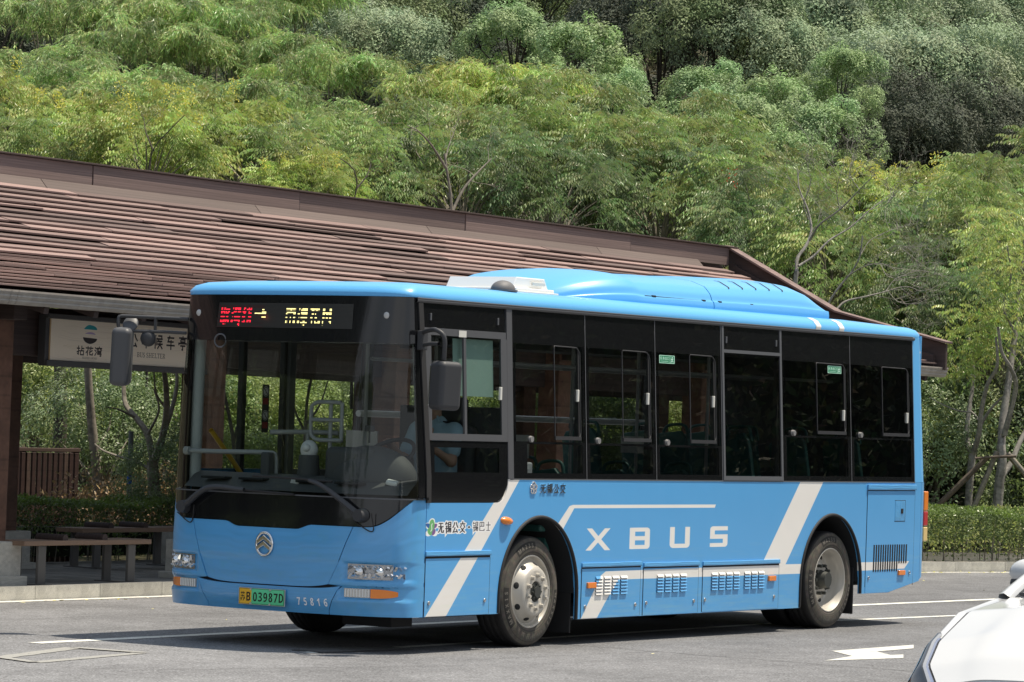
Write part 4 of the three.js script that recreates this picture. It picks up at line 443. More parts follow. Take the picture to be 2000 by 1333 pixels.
// --- wheels
const tyreT = canvasTex(1024, 1024, (g, w) => { g.fillStyle = '#47443f'; g.fillRect(0, 0, w, w); const r = rngOf(3); for (let i = 0; i < 2600; i++) { g.fillStyle = `rgba(${90 + r() * 60},${85 + r() * 55},${75 + r() * 50},0.06)`; const a = r() * 7, R = 300 + r() * 210; g.beginPath(); g.arc(512 + R * Math.cos(a), 512 + R * Math.sin(a), 3 + r() * 22, 0, 7); g.fill(); }
  for (const [R, wd, c] of [[505, 10, '#2d2b29'], [470, 5, '#3a3733'], [392, 4, '#37342f'], [372, 12, '#3b3834']]) { g.strokeStyle = c; g.lineWidth = wd; g.beginPath(); g.arc(512, 512, R, 0, 7); g.stroke(); }
  const word = (txt, a0, R, size, sp, bg) => { if (bg) { g.strokeStyle = '#262523'; g.lineWidth = size * 1.25; g.beginPath(); g.arc(512, 512, R, a0 - sp * 0.9, a0 + sp * (txt.length - 0.1)); g.stroke(); } g.fillStyle = '#6d6962'; g.font = `bold ${size}px sans-serif`; g.textAlign = 'center'; g.textBaseline = 'middle'; [...txt].forEach((c, i) => { const a = a0 + i * sp; g.save(); g.translate(512 + R * Math.cos(a), 512 + R * Math.sin(a)); g.rotate(a + PI / 2); g.fillText(c, 0, 0); g.restore(); }); };
  word('MA235', -1.85, 434, 56, 0.13, true); word('MAXXIS', 0.35, 434, 58, 0.135, true); word('MAXXIS', 2.7, 434, 58, 0.135, true); word('255/70R22.5', -2.9 + PI * 1.35, 432, 32, 0.075, false); });
M.sidewall = std('#ffffff', 0.85, { map: tyreT }); M.rimSteel = std([0.6, 0.57, 0.51], 0.45, { metalness: 0.25, map: dirtT }); M.hub = std([0.06, 0.065, 0.06], 0.5, { metalness: 0.4 });
const lathe = (pts, n = 64) => xf(new THREE.LatheGeometry(pts.map(([r, h]) => new THREE.Vector2(r, h)), n), [0, 0, 0], [PI / 2, 0, 0]);
function wheel(name, x, z, face, kind, steer = 0, spin = 0) {
  const w = new THREE.Group(); w.name = name; w.position.set(x, 0.4785, z); w.rotation.y = (face > 0 ? 0 : PI) + steer; BUS.add(w); const G = (g) => xf(g, [0, 0, 0], [0, 0, spin]);
  const tread = []; for (const h of [-0.06, -0.1, -0.105, -0.112, -0.117, -0.155, -0.16, -0.167, -0.172, -0.215, -0.22, -0.227, -0.232, -0.26]) tread.push([[-0.105, -0.112, -0.16, -0.167, -0.22, -0.227].includes(h) ? 0.466 : 0.4785 - (h > -0.07 || h < -0.25 ? 0.004 : 0), h]);
  part(w, 'tyre_tread', lathe([[0.466, -0.034], [0.474, -0.046], ...tread, [0.466, -0.29], [0.40, -0.31], [0.32, -0.3]].reverse()), M.rubber);
  const sw = lathe([[0.312, -0.02], [0.33, -0.003], [0.37, 0.002], [0.415, -0.006], [0.445, -0.018], [0.466, -0.034]].reverse()); const p = sw.attributes.position, uv = sw.attributes.uv; for (let i = 0; i < p.count; i++) uv.setXY(i, 0.5 + p.getX(i) / 0.94, 0.5 + p.getY(i) / 0.94); part(w, 'tyre_sidewall', G(sw), M.sidewall);
  const rim = part(w, 'rim', G(kind === 'front' ? lathe([[0.316, -0.012], [0.308, -0.006], [0.300, -0.014], [0.294, -0.035], [0.286, -0.055], [0.276, -0.058], [0.262, -0.04], [0.215, 0.03], [0.198, 0.042], [0.178, 0.046], [0.095, 0.046], [0.088, 0.03], [0.088, -0.02], [0.0, -0.02]].reverse()) : lathe([[0.316, -0.012], [0.308, -0.006], [0.300, -0.014], [0.296, -0.04], [0.284, -0.06], [0.278, -0.10], [0.268, -0.165], [0.245, -0.178], [0.2, -0.16], [0.16, -0.125], [0.1, -0.12], [0, -0.12]].reverse())), M.rimSteel);
  const hr = kind === 'front' ? 0.243 : 0.222, hh = kind === 'front' ? -0.010 : -0.166, tilt = kind === 'front' ? 0.98 : -0.42; const holes = []; for (let i = 0; i < 8; i++) { const a = i / 8 * 2 * PI + 0.3; const c = xf(new THREE.SphereGeometry(1, 14, 8), [0, 0, 0], [0, 0, 0], [0.024, 0.03, 0.006]); xf(c, [0, 0, 0], [0, tilt, 0]); xf(c, [hr, 0, hh]); xf(c, [0, 0, 0], [0, 0, a]); holes.push(c); } part(w, 'hand_hole', holes.map(G), M.gap);
  if (kind === 'front') { const nuts = []; for (let i = 0; i < 10; i++) { const a = i / 10 * 2 * PI; nuts.push(cyl(0.016, 0.017, 0.034, 0.143 * Math.cos(a), 0.143 * Math.sin(a), 0.062, [PI / 2, 0, 0], 6), cyl(0.021, 0.021, 0.008, 0.143 * Math.cos(a), 0.143 * Math.sin(a), 0.05, [PI / 2, 0, 0], 14)); } for (let i = 0; i < 10; i++) part(w, 'wheel_nut', nuts.slice(i * 2, i * 2 + 2).map(G), M.rimSteel); part(w, 'hub', [cyl(0.078, 0.085, 0.05, 0, 0, 0.02, [PI / 2, 0, 0], 24), cyl(0.05, 0.055, 0.04, 0, 0, 0.045, [PI / 2, 0, 0], 20), ...[0, 1, 2, 3, 4, 5, 6, 7].map((k) => cyl(0.008, 0.008, 0.02, 0.066 * Math.cos(k * PI / 4), 0.066 * Math.sin(k * PI / 4), 0.05, [PI / 2, 0, 0], 6))], M.hub); }
  else { part(w, 'hub', [cyl(0.075, 0.1, 0.11, 0, 0, -0.08, [PI / 2, 0, 0], 20), ...[0, 1, 2, 3, 4, 5, 6, 7, 8, 9].map((k) => cyl(0.016, 0.016, 0.05, 0.14 * Math.cos(k * PI / 5), 0.14 * Math.sin(k * PI / 5), -0.1, [PI / 2, 0, 0], 6))], M.hub); part(w, 'inner_tyre', lathe([[0.3, -0.33], [0.44, -0.335], [0.474, -0.36], [0.4785, -0.4], [0.474, -0.58], [0.44, -0.6], [0.3, -0.6]].reverse()), M.rubber); }
}
wheel('front_wheel', ARCH[0] - 0.035, -0.045, 1, 'front', 0.02, 0.25); wheel('front_wheel', ARCH[0] - 0.035, -2.455, -1, 'front', 0.02); wheel('rear_wheel', 7.6145, -0.045, 1, 'rear', 0, 0.1); wheel('rear_wheel', 7.6145, -2.455, -1, 'rear');
// --- mirrors
{ // far mirror on a twin tube bracket ahead of the right corner
  const z = -2.86; const pt = (px, py) => { const q = stake(px, py, 100).sub(camera.position), k = (z - camera.position.z) / q.z; return camera.position.clone().addScaledVector(q, k); };
  const a = pt(228, 660), root = V(0.3, 2.72, -2.36), root2 = V(0.29, 2.6, -2.37);
  const m = B('far_mirror', [rbox(0.2, 0.5, 0.17, 0.045, 2.385, -2.87, 0.05, [0.05, 0.45, 0.06])], M.plastic2);
  part(m, 'mirror_glass', rbox(0.02, 0.42, 0.13, 0.13, 2.385, -2.915, 0.01, [0.05, 0.45, 0.06]), M.chrome);
  part(m, 'bracket', [tube([root, V(0.2, 2.725, -2.6), V(0.06, 2.73, -2.86), V(0.03, 2.72, -2.9), V(0.02, 2.66, -2.9), V(0.03, 2.6, -2.89)], 0.016, 8, true, 50), tube([root2, V(0.2, 2.605, -2.55), V(0.06, 2.605, -2.83), V(0.03, 2.61, -2.89)], 0.014, 8, true, 40), rbox(0.05, 0.13, 0.02, 0.19, 2.665, -2.63, 0.004, [0, 0.5, 0])], M.plastic);
  part(m, 'round_mirror', xf(new THREE.SphereGeometry(1, 20, 12), [0.1, 2.665, -2.83], [0.2, 0.5, -0.75], [0.022, 0.085, 0.065]), M.plastic2); part(m, 'lower_round_mirror', xf(new THREE.SphereGeometry(1, 20, 12), [0.16, 2.545, -2.68], [0, 0.3, 0.1], [0.05, 0.07, 0.07]), M.plastic); }
{ const m = B('near_mirror', [rbox(0.23, 0.4, 0.18, 0.375, 2.21, 0.27, 0.045, [0.02, -0.28, -0.02])], M.plastic); part(m, 'mirror_glass', rbox(0.17, 0.34, 0.02, 0.43, 2.21, 0.17, 0.01, [0.02, -0.7, -0.02]), M.chrome);
  part(m, 'bracket', [tube([V(0.47, 2.64, -0.05), V(0.36, 2.66, 0.1), V(0.3, 2.66, 0.22), V(0.31, 2.6, 0.29), V(0.33, 2.42, 0.28)], 0.02, 8, true, 40), tube([V(0.48, 2.54, -0.05), V(0.36, 2.55, 0.12), V(0.31, 2.55, 0.24)], 0.017, 8, true, 20), rbox(0.08, 0.16, 0.06, 0.46, 2.58, -0.03, 0.01)], M.plastic); }
// --- underframe and cabin
B('underframe', [box(1.1, 0.14, 2.1, 1.05, 0.42, ZC), box(3.9, 0.12, 2.3, 4.92, 0.3, ZC), box(1.25, 0.5, 2.2, 8.85, 0.66, ZC), box(9.2, 0.08, 0.85, 4.9, 0.5, ZC), box(3.8, 0.06, 2.3, 4.92, 0.5, ZC), cyl(0.09, 0.09, 2.1, 2.245, 0.45, ZC, [PI / 2, 0, 0]), cyl(0.13, 0.13, 2.1, 7.61, 0.45, ZC, [PI / 2, 0, 0]), box(0.3, 0.1, 0.5, 0.75, 0.25, -0.6)], M.gap);
B('cabin_floor', [box(9.0, 0.02, 0.86, 4.95, 0.56, ZC), box(3.8, 0.02, 2.38, 4.92, 0.565, ZC), box(1.0, 0.02, 2.38, 1.1, 0.565, ZC), box(3.2, 0.03, 2.36, 7.9, 1.19, ZC), box(1.3, 0.03, 2.36, 2.28, 1.16, ZC)], M.floor);
B('cabin_ceiling', [box(8.7, 0.02, 2.3, 5.15, 2.78, ZC)], M.inner);
B('ceiling_cove', [box(8.6, 0.22, 0.05, 5.2, 2.72, -0.2, [0.5, 0, 0]), box(8.6, 0.22, 0.05, 5.2, 2.72, -2.3, [-0.5, 0, 0]), box(0.05, 0.26, 2.2, 0.75, 2.68, ZC, [0, 0, 0.3])], M.innerDark);
B('inner_wall', [box(7.4, 0.3, 0.03, 5.6, 1.3, -0.09), box(7.4, 0.3, 0.03, 5.6, 1.3, -2.41), box(3.8, 0.6, 0.03, 4.92, 0.86, -0.09), box(3.8, 0.6, 0.03, 4.92, 0.86, -2.41), box(0.04, 2.2, 2.3, 9.3, 1.7, ZC)], M.innerDark);
// far side front door and pillars
B('far_door', [0.62, 1.2].map((x) => sp(x, x + 0.56, 0.55, 2.62, 2, 4, { s: -1 })), phy([0.85, 0.88, 0.86], 0, { transmission: 1 })); B('far_door_frame', [0.58, 1.18, 1.78].map((x) => rbox(0.06, 2.3, 0.06, x, 1.65, -2.44, 0.01)).concat([box(1.25, 0.12, 0.05, 1.18, 2.67, -2.42), box(1.25, 0.1, 0.05, 1.18, 0.5, -2.46)]), M.gap);
{ const tex = canvasTex(64, 256, (g) => { g.fillStyle = '#2a302c'; g.fillRect(0, 0, 64, 256); for (const y of [4, 132]) { g.fillStyle = '#dcdcd8'; g.beginPath(); g.arc(32, y + 32, 27, 0, 7); g.fill(); g.strokeStyle = '#272727'; g.lineWidth = 4; g.beginPath(); g.arc(32, y + 32, 22, 0, 7); g.moveTo(18, y + 18); g.lineTo(46, y + 46); g.moveTo(32, y + 16); g.lineTo(32, y + 46); g.stroke(); g.fillStyle = '#8d1f28'; g.fillRect(8, y + 68, 48, 34); } }); B('prohibition_stickers', xf(new THREE.PlaneGeometry(0.1, 0.42), [1.42, 1.98, -2.36]), std('#ffffff', 0.6, { map: tex, side: THREE.DoubleSide })); }
for (const x of seams) for (const z of [-0.1, -2.4]) B('window_post', rbox(0.09, 1.4, 0.05, x, 2.1, z, 0.01), M.innerDark);
for (const s of [1, -1]) B('windscreen_post', limb([front(s * 0.965, 1.3).add(V(0.07, 0, -s * 0.05)), front(s * 0.965, 2.0).add(V(0.07, 0, -s * 0.05)), front(s * 0.965, 2.8).add(V(0.07, 0, -s * 0.05))], 0.05, 0.05, 8, 10), std([0.42, 0.45, 0.44], 0.5));
// dashboard and driver's place
{ const d = B('dashboard', [patch((u, v) => { const p = lerp(-0.9, 0.86, u), q = front(p, 1.3); return V(lerp(q.x + 0.05, Math.max(q.x + 0.1, 0.62), v), lerp(1.3, 1.43, Math.sin(v * PI / 2)), ZC + (q.z - ZC) * 0.96); }, 40, 6, { inside: [0.4, 0, ZC] }), box(0.05, 0.6, 2.25, 0.62, 1.1, ZC)], M.innerDark);
  part(d, 'instrument_binnacle', [xf(new THREE.SphereGeometry(1, 24, 14, 0, 2 * PI, 0, PI / 2), [0.62, 1.4, -0.62], [0, 0, 0], [0.22, 0.3, 0.46]), rbox(0.3, 0.36, 0.5, 0.6, 1.5, -0.75, 0.06)], M.innerDark); part(d, 'air_vent', [-2.0, -1.6, -1.0, -0.6].map((z) => rbox(0.1, 0.02, 0.26, 0.3, 1.385, z, 0.006)), M.gap);
  part(d, 'parcel', rbox(0.07, 0.04, 0.1, 0.42, 1.4, -0.26, 0.015, [0.2, 0.4, 0.2]), M.white); part(d, 'paper_note', [box(0.01, 0.07, 0.08, 0.28, 1.36, -1.16, [0.6, 0, 0.3]), box(0.01, 0.1, 0.06, 0.5, 1.56, -0.92, [0.3, 0, 0])], M.white); }
{ const w = B('steering_wheel', xf(new THREE.TorusGeometry(0.23, 0.018, 10, 40), [0.86, 1.62, -0.62], [0, PI / 2, 0]).translate(-0.86, -1.62, 0).rotateZ(-0.95).translate(0.86, 1.62, 0), M.plastic); part(w, 'steering_column', limb([[0.87, 1.62, -0.62], [0.72, 1.35, -0.62]], 0.03, 0.04, 8), M.plastic); part(w, 'spoke', [-0.1, 0.1].map((dz) => limb([[0.87, 1.62, -0.62], [0.87, 1.61, -0.62 + dz], [0.87, 1.61, -0.62 + dz * 2.2]], 0.012, 0.01, 6)), M.plastic); }
{ const s = B('driver_seat', [rbox(0.48, 0.14, 0.5, 1.46, 1.19, -0.62, 0.05), rbox(0.12, 0.7, 0.5, 1.76, 1.54, -0.62, 0.05, [0, 0, -0.08])], M.innerDark); part(s, 'headrest', rbox(0.1, 0.22, 0.3, 1.79, 2.02, -0.62, 0.04), M.innerDark); part(s, 'seat_base', box(0.4, 0.5, 0.4, 1.28, 0.82, -0.62), M.gap); }
B('sun_blind', sp(1.02, 1.62, 2.14, 2.62, 3, 3, { off: -0.05, th: 0.006 }), std([0.34, 0.5, 0.44], 0.7)); B('cab_partition', [rbox(0.03, 1.3, 1.1, 1.84, 1.4, -0.65, 0.01)], M.innerDark); B('cab_cabinet', [rbox(0.3, 0.48, 0.32, 2.2, 1.35, -0.3, 0.02)].concat(Array.from({ length: 12 }, (_, i) => rbox(0.06, 0.018, 0.02, 2.12 + (i % 2) * 0.12, 1.53 - ((i / 2) | 0) * 0.05, -0.135, 0.004))), std([0.5, 0.52, 0.54], 0.6));
// handrails seen through the windscreen
const rail = (pts, r = 0.017, smooth = true) => tube(pts, r, 8, smooth, pts.length * 10);
B('cab_gate_rail', [rail([[0.66, 2.03, -1.27], [0.66, 2.05, -1.2], [0.66, 2.05, -0.98]]), rail([[0.66, 2.03, -1.27], [0.66, 1.99, -1.29], [0.66, 1.8, -1.29], [0.66, 1.75, -1.26], [0.66, 1.73, -1.2], [0.66, 1.73, -0.96]]), rail([[0.66, 2.05, -0.97], [0.66, 1.9, -0.97], [0.66, 1.73, -0.97]]), rail([[0.66, 1.9, -1.28], [0.66, 1.9, -0.97]]), rail([[0.68, 2.05, -1.1], [0.68, 1.4, -1.1]])], M.rail);
B('entrance_rail', [rail([[0.4, 1.6, -2.4], [0.5, 1.6, -2.1], [0.62, 1.605, -1.7], [0.64, 1.57, -1.64], [0.64, 1.4, -1.63]], 0.02), rail([[0.66, 1.78, -1.72], [0.9, 1.79, -1.5], [1.0, 1.79, -1.25]], 0.02), rail([[0.9, 1.79, -1.5], [0.9, 1.3, -1.5]], 0.018), cyl(0.035, 0.035, 0.05, 0.4, 1.6, -2.4, [PI / 2, 0, 0])], M.rail);
B('yellow_grab_bar', rail([[0.62, 1.78, -2.33], [0.9, 1.55, -2.33], [1.3, 1.2, -2.33]], 0.022, false), M.yellow);
B('fare_box', [cyl(0.085, 0.1, 0.2, 0.62, 1.5, -1.27), rbox(0.1, 0.22, 0.09, 0.56, 1.5, -1.66, 0.02)], M.innerDark); B('cabin_camera', [xf(new THREE.SphereGeometry(0.075, 18, 14), [0.62, 1.64, -1.27], [0, 0, 0], [1, 1.15, 1]), xf(new THREE.SphereGeometry(0.035, 12, 8), [0.555, 1.66, -1.25])], M.white); B('phone_mount', [rbox(0.03, 0.05, 0.09, 0.58, 1.84, -0.62, 0.008), limb([[0.58, 1.82, -0.62], [0.58, 1.72, -0.62]], 0.008, 0.008, 6)], M.plastic);
for (const [x, z] of [[1.9, -1.62], [3.0, -0.85], [3.0, -1.65], [4.2, -0.85], [5.3, -1.65], [6.5, -0.85], [6.5, -1.65]]) B('stanchion', cyl(0.017, 0.017, 2.2, x, 1.68, z, [0, 0, 0], 8), M.rail);
B('ceiling_rail', [-0.85, -1.65].map((z) => cyl(0.016, 0.016, 7, 5.5, 2.45, z, [0, 0, PI / 2], 8)), M.rail);
B('window_bar', [cyl(0.03, 0.03, 5.0, 5.2, 1.965, -2.28, [0, 0, PI / 2], 8)], M.white);
{ const mk = (x, y, z) => [rbox(0.4, 0.07, 0.42, x, y, z, 0.03), xf(extr([[-0.2, 0], [0.2, 0], [0.19, 0.4], [0.14, 0.47], [-0.14, 0.47], [-0.19, 0.4]], 0.035, 0.012), [x + 0.2, y + 0.02, z], [0, PI / 2, -0.14]), tube([[x + 0.24, y + 0.44, z - 0.15], [x + 0.25, y + 0.56, z - 0.1], [x + 0.25, y + 0.57, z + 0.1], [x + 0.24, y + 0.44, z + 0.15]].map((p) => V(...p)), 0.016, 6), box(0.08, y - 0.56, 0.3, x, (y + 0.56) / 2, z)];
  for (let i = 0; i < 6; i++) for (const z of [-0.38, -2.1]) { const x = 2.75 + i * 1.1, y = x > 6 ? 1.38 : 1.02; B('passenger_seat', mk(x, y, z), M.seat); } for (const x of [7.0, 8.0]) for (const z of [-0.85, -1.65]) B('passenger_seat', mk(x, 1.38, z), M.seat); B('seat_back_cover', [box(0.02, 0.3, 0.34, 2.52, 1.66, -2.1), box(0.02, 0.22, 0.34, 5.0, 1.7, -2.1), box(0.02, 0.16, 0.3, 5.9, 1.75, -1.3)], M.offwhite); }
// ---------------------------------------------------------------- the driver
{ const P = thing('person', 'driver in light blue shirt with dark shoulder straps at the bus wheel', 'person', [1.52, 1.34, -0.6]);
  const sm = (a, b, k = 0.05) => { const h = clamp(0.5 + 0.5 * (b - a) / k, 0, 1); return lerp(b, a, h) - k * h * (1 - h); };
  const cap = (p, a, b, ra, rb) => { const ab = b.clone().sub(a), t = clamp(p.clone().sub(a).dot(ab) / ab.lengthSq(), 0, 1); return p.distanceTo(a.clone().addScaledVector(ab, t)) - lerp(ra, rb, t); };
  function sdf(name, parent, mat, bones, c, half, res, k) { const mc = new MarchingCubes(res, mat, false, false, 60000); mc.isolation = 0; const p = V(0, 0, 0); for (let z = 0; z < res; z++) for (let y = 0; y < res; y++) for (let x = 0; x < res; x++) { p.set((x - res / 2) / (res / 2) * half + c[0], (y - res / 2) / (res / 2) * half + c[1], (z - res / 2) / (res / 2) * half + c[2]); let d = 9; for (const [a, b, ra, rb] of bones) d = sm(d, cap(p, V(...a), V(...b), ra, rb), k); mc.field[x + y * res + z * res * res] = -d; } mc.update(); const n = mc.count, g = new THREE.BufferGeometry(); g.setAttribute('position', new THREE.BufferAttribute(mc.positionArray.slice(0, n * 3), 3)); g.setAttribute('normal', new THREE.BufferAttribute(mc.normalArray.slice(0, n * 3), 3)); g.scale(half, half, half).translate(...c); return g; }
  const skin = std([0.42, 0.25, 0.18], 0.55), shirt = std([0.34, 0.5, 0.6], 0.8), trousers = std([0.02, 0.022, 0.03], 0.85);
  const arm = (s) => [[[0.0, 0.5, s * 0.2], [-0.12, 0.24, s * 0.25], 0.052, 0.043], [[-0.12, 0.24, s * 0.25], [-0.36, 0.36, s * 0.2], 0.04, 0.028], [[-0.36, 0.36, s * 0.2], [-0.42, 0.39, s * 0.19], 0.028, 0.032], ...[-0.03, -0.01, 0.01, 0.03].map((d) => [[-0.42, 0.39, s * 0.19 + d], [-0.475, 0.395, s * 0.18 + d], 0.011, 0.009])];
  const head = [[[-0.0, 0.55, 0], [-0.02, 0.66, 0], 0.056, 0.054], [[-0.03, 0.76, 0], [-0.02, 0.8, 0], 0.088, 0.095], [[-0.06, 0.7, 0], [-0.07, 0.68, 0], 0.05, 0.035], [[-0.115, 0.76, 0], [-0.135, 0.735, 0], 0.012, 0.015], [[-0.02, 0.75, 0.088], [-0.01, 0.77, 0.092], 0.014, 0.018], [[-0.02, 0.75, -0.088], [-0.01, 0.77, -0.092], 0.014, 0.018]];
  const bodyG = sdf('body', P, skin, [[[0.02, 0.02, 0], [0.0, 0.42, 0], 0.13, 0.14], ...arm(1), ...arm(-1)], [-0.1, 0.3, 0], 0.62, 84, 0.03), headG = sdf('head', P, skin, head, [-0.03, 0.7, 0], 0.22, 64, 0.02);
  part(P, 'body', mg([bodyG, headG]), skin);
  part(P, 'shirt', sdf('shirt', P, shirt, [[[0.02, 0.0, -0.06], [0.0, 0.42, -0.07], 0.135, 0.13], [[0.02, 0.0, 0.06], [0.0, 0.42, 0.07], 0.135, 0.13], [[0.0, 0.48, -0.17], [0.0, 0.48, 0.17], 0.075, 0.075], [[0.0, 0.5, 0.19], [-0.08, 0.33, 0.235], 0.074, 0.066], [[0.0, 0.5, -0.19], [-0.08, 0.33, -0.235], 0.074, 0.066], [[0, 0.54, -0.03], [0, 0.56, 0.03], 0.07, 0.07]], [0, 0.3, 0], 0.42, 72, 0.05), shirt);
  part(P, 'shoulder_strap', [-1, 1].map((s) => rbox(0.06, 0.012, 0.12, -0.01, 0.568, s * 0.15, 0.004, [s * 0.18, 0, 0])), std([0.015, 0.016, 0.025], 0.7)); part(P, 'collar', [-1, 1].map((s) => rbox(0.1, 0.06, 0.016, -0.045, 0.6, s * 0.055, 0.006, [s * -0.5, s * 0.45, 0.35])), shirt);
  part(P, 'hair', sdf('hair', P, trousers, [[[0.01, 0.82, 0], [0.03, 0.78, 0], 0.092, 0.085]], [0, 0.8, 0], 0.2, 40, 0.02), std([0.01, 0.009, 0.008], 0.7));
  part(P, 'trousers', sdf('trousers', P, trousers, [[[0.02, 0.0, -0.07], [-0.4, 0.04, -0.12], 0.1, 0.075], [[0.02, 0.0, 0.07], [-0.4, 0.04, 0.12], 0.1, 0.075], [[-0.4, 0.04, -0.12], [-0.46, -0.42, -0.12], 0.07, 0.055], [[-0.4, 0.04, 0.12], [-0.46, -0.42, 0.12], 0.07, 0.055]], [-0.2, -0.15, 0], 0.5, 56, 0.03), trousers);
}
// ---------------------------------------------------------------- white car in the near right corner
{
  const TH = PI + 0.05, anchor = stake(1793, 1266, 17.6), lx = -0.42, lz = 0.865; const cs = Math.cos(TH), sn = Math.sin(TH);
  const ox = anchor.x - (cs * lx + sn * lz), oz = anchor.z - (-sn * lx + cs * lz);
  const C = thing('car', 'white passenger car nosing in at the lower right corner, bonnet and lamp showing', 'car', [ox, 0, oz], TH);
  const c = (name, geo, mat) => part(C, name, geo, mat);
  const paint = phy([0.6, 0.615, 0.63], 0.3, { clearcoat: 0.8, clearcoatRoughness: 0.06 }), dark = phy([0.012, 0.013, 0.016], 0.12, { clearcoat: 0.6 }), sil = std([0.55, 0.56, 0.58], 0.3, { metalness: 0.7 });
  const K = [-4.75, -4.6, -4.2, -3.4, -1.4, -0.9, -0.5, -0.25, -0.1, -0.03, 0];
  const W = (x) => lin(x, K, [0.5, 0.76, 0.92, 0.95, 0.95, 0.94, 0.905, 0.84, 0.74, 0.62, 0.45]), sh = (x) => lin(x, K, [0.75, 0.9, 0.95, 0.95, 0.93, 0.91, 0.84, 0.77, 0.70, 0.64, 0.6]), hf = (x) => lin(x, K, [0.9, 1.08, 1.13, 1.13, 1.13, 1.075, 0.945, 0.845, 0.765, 0.70, 0.64]), hc = (x) => lin(x, K, [0.95, 1.1, 1.15, 1.15, 1.165, 1.13, 1.03, 0.92, 0.815, 0.74, 0.67]);
  const body = (x, t) => { const w = W(x), pts = [[w - 0.08, 0.2], [w, 0.42], [w, sh(x) - 0.06], [w - 0.015, sh(x)], [w - 0.06, hf(x) - 0.015], [w - 0.115, hf(x)], [w * 0.68, lerp(hf(x), hc(x), 0.42)], [w * 0.48, lerp(hf(x), hc(x), 0.86)], [0, hc(x)]]; const k = clamp(t, 0, 1) * 8, i = Math.min(7, Math.floor(k)), f = k - i; const P = (j) => pts[clamp(j, 0, 8)]; const cr = (a, b, cc, d) => 0.5 * (2 * b + (cc - a) * f + (2 * a - 5 * b + 4 * cc - d) * f * f + (3 * b - a - 3 * cc + d) * f * f * f); return [cr(P(i - 1)[0], P(i)[0], P(i + 1)[0], P(i + 2)[0]), cr(P(i - 1)[1], P(i)[1], P(i + 1)[1], P(i + 2)[1])]; };
  const bp = (x, t, s = 1) => { const [z, y] = body(x, t); return V(x, y, s * Math.max(0, z)); }; const inC = [-2, 0.5, 0];
  const pc = (x0, x1, t0, t1, nx, nt, s, o = {}) => patch((u, v) => { const x = typeof x0 === 'function' ? lerp(x0(v), x1(v), u) : lerp(x0, x1, u); return bp(x, lerp(typeof t0 === 'function' ? t0(x) : t0, typeof t1 === 'function' ? t1(x) : t1, v), s); }, nx, nt, { inside: inC, ...o });
  c('body', [1, -1].map((s) => pc(-4.75, 0, 0, 1, 90, 40, s)), paint);
  const hoodT = (x) => lin(x, [-1.42, -0.6, -0.28, -0.1], [0.66, 0.632, 0.628, 0.64]);
  c('bonnet', [1, -1].map((s) => pc(-1.42, -0.1, hoodT, 1, 40, 16, s, { off: 0.005, th: 0.012 })), paint);
  c('bonnet_gap', [1, -1].map((s) => pc(-1.42, -0.1, (x) => hoodT(x) - 0.012, (x) => hoodT(x), 40, 1, s, { off: 0.002 })), M.gap);
  for (const s of [1, -1]) { const L = c('headlight', pc(-0.62, -0.04, (x) => 0.33 + 0.16 * sstep(-x, 0.25, 0.62), (x) => 0.575, 20, 8, s, { off: 0.006, th: 0.01 }), dark); part(L, 'lamp_strip', pc(-0.6, -0.05, 0.565, 0.6, 20, 2, s, { off: 0.009, th: 0.006 }), sil);  part(L, 'trim_panel', pc(-0.55, -0.06, 0.6, (x) => hoodT(x) - 0.014, 20, 3, s, { off: 0.006, th: 0.008 }), phy([0.2, 0.24, 0.36], 0.08, { clearcoat: 1 })); }
  c('front_grille', [rbox(0.03, 0.2, 0.9, -0.005, 0.42, 0, 0.01)], dark);
  // cabin: glasshouse with pillars and roof
  const RX = [-4.35, -3.9, -3.3, -2.5, -2.2, -1.95, -1.42], roofY = (x) => lin(x, RX, [1.1, 1.38, 1.6, 1.66, 1.62, 1.5, 1.165]), rw = (x) => lin(x, RX, [0.78, 0.66, 0.6, 0.6, 0.62, 0.68, 0.8]);
  const cab = (x, t) => { const y0 = hf(x) - 0.01, top = roofY(x); const z0 = W(x) - 0.1; return t < 0.75 ? V(x, lerp(y0, top - 0.06, t / 0.75), lerp(z0, rw(x), t / 0.75)) : V(x, lerp(top - 0.06, top, Math.sin((t - 0.75) / 0.25 * PI / 2)), lerp(rw(x), 0, (t - 0.75) / 0.25)); };
  const cg = (x0, x1, t0, t1, s, o = {}) => patch((u, v) => { const q = cab(lerp(x0, x1, u), lerp(t0, t1, v)); q.z *= s; return q; }, 24, 14, { inside: [-2.9, 1, 0], ...o });
  for (const s of [1, -1]) { c('side_glass', cg(-4.0, -2.05, 0.04, 0.7, s), dark); c('roof_half', cg(-4.35, -2.1, 0.7, 1, s, { off: 0.004 }), paint); c('front_pillar', limb([cab(-1.43, 0.05).multiply(V(1, 1, s)), cab(-1.9, 0.72).multiply(V(1, 1, s)), cab(-2.2, 0.75).multiply(V(1, 1, s))], 0.045, 0.035, 8, 14), paint); c('rear_quarter', cg(-4.35, -4.0, 0, 0.7, s), paint);
    const m = c('wing_mirror', xf(new THREE.SphereGeometry(1, 28, 18), [-2.2, 1.235, s * 1.04], [0, s * 0.15, 0], [0.075, 0.075, 0.105]), paint); part(m, 'mirror_base', [xf(new THREE.SphereGeometry(1, 20, 12), [-2.19, 1.18, s * 1.03], [0, 0, 0], [0.07, 0.06, 0.11]), limb([[-1.95, 1.12, s * 0.86], [-2.1, 1.15, s * 0.95], [-2.18, 1.17, s * 1.02]], 0.03, 0.03, 8)], M.plastic);
    part(C, 'wheel', [-0.95, -3.8].map((x) => cyl(0.35, 0.35, 0.24, x, 0.35, s * 0.84, [PI / 2, 0, 0], 32)), M.rubber); part(C, 'wheel_rim', [-0.95, -3.8].map((x) => cyl(0.24, 0.24, 0.02, x, 0.35, s * 0.962, [PI / 2, 0, 0], 24)), sil); }
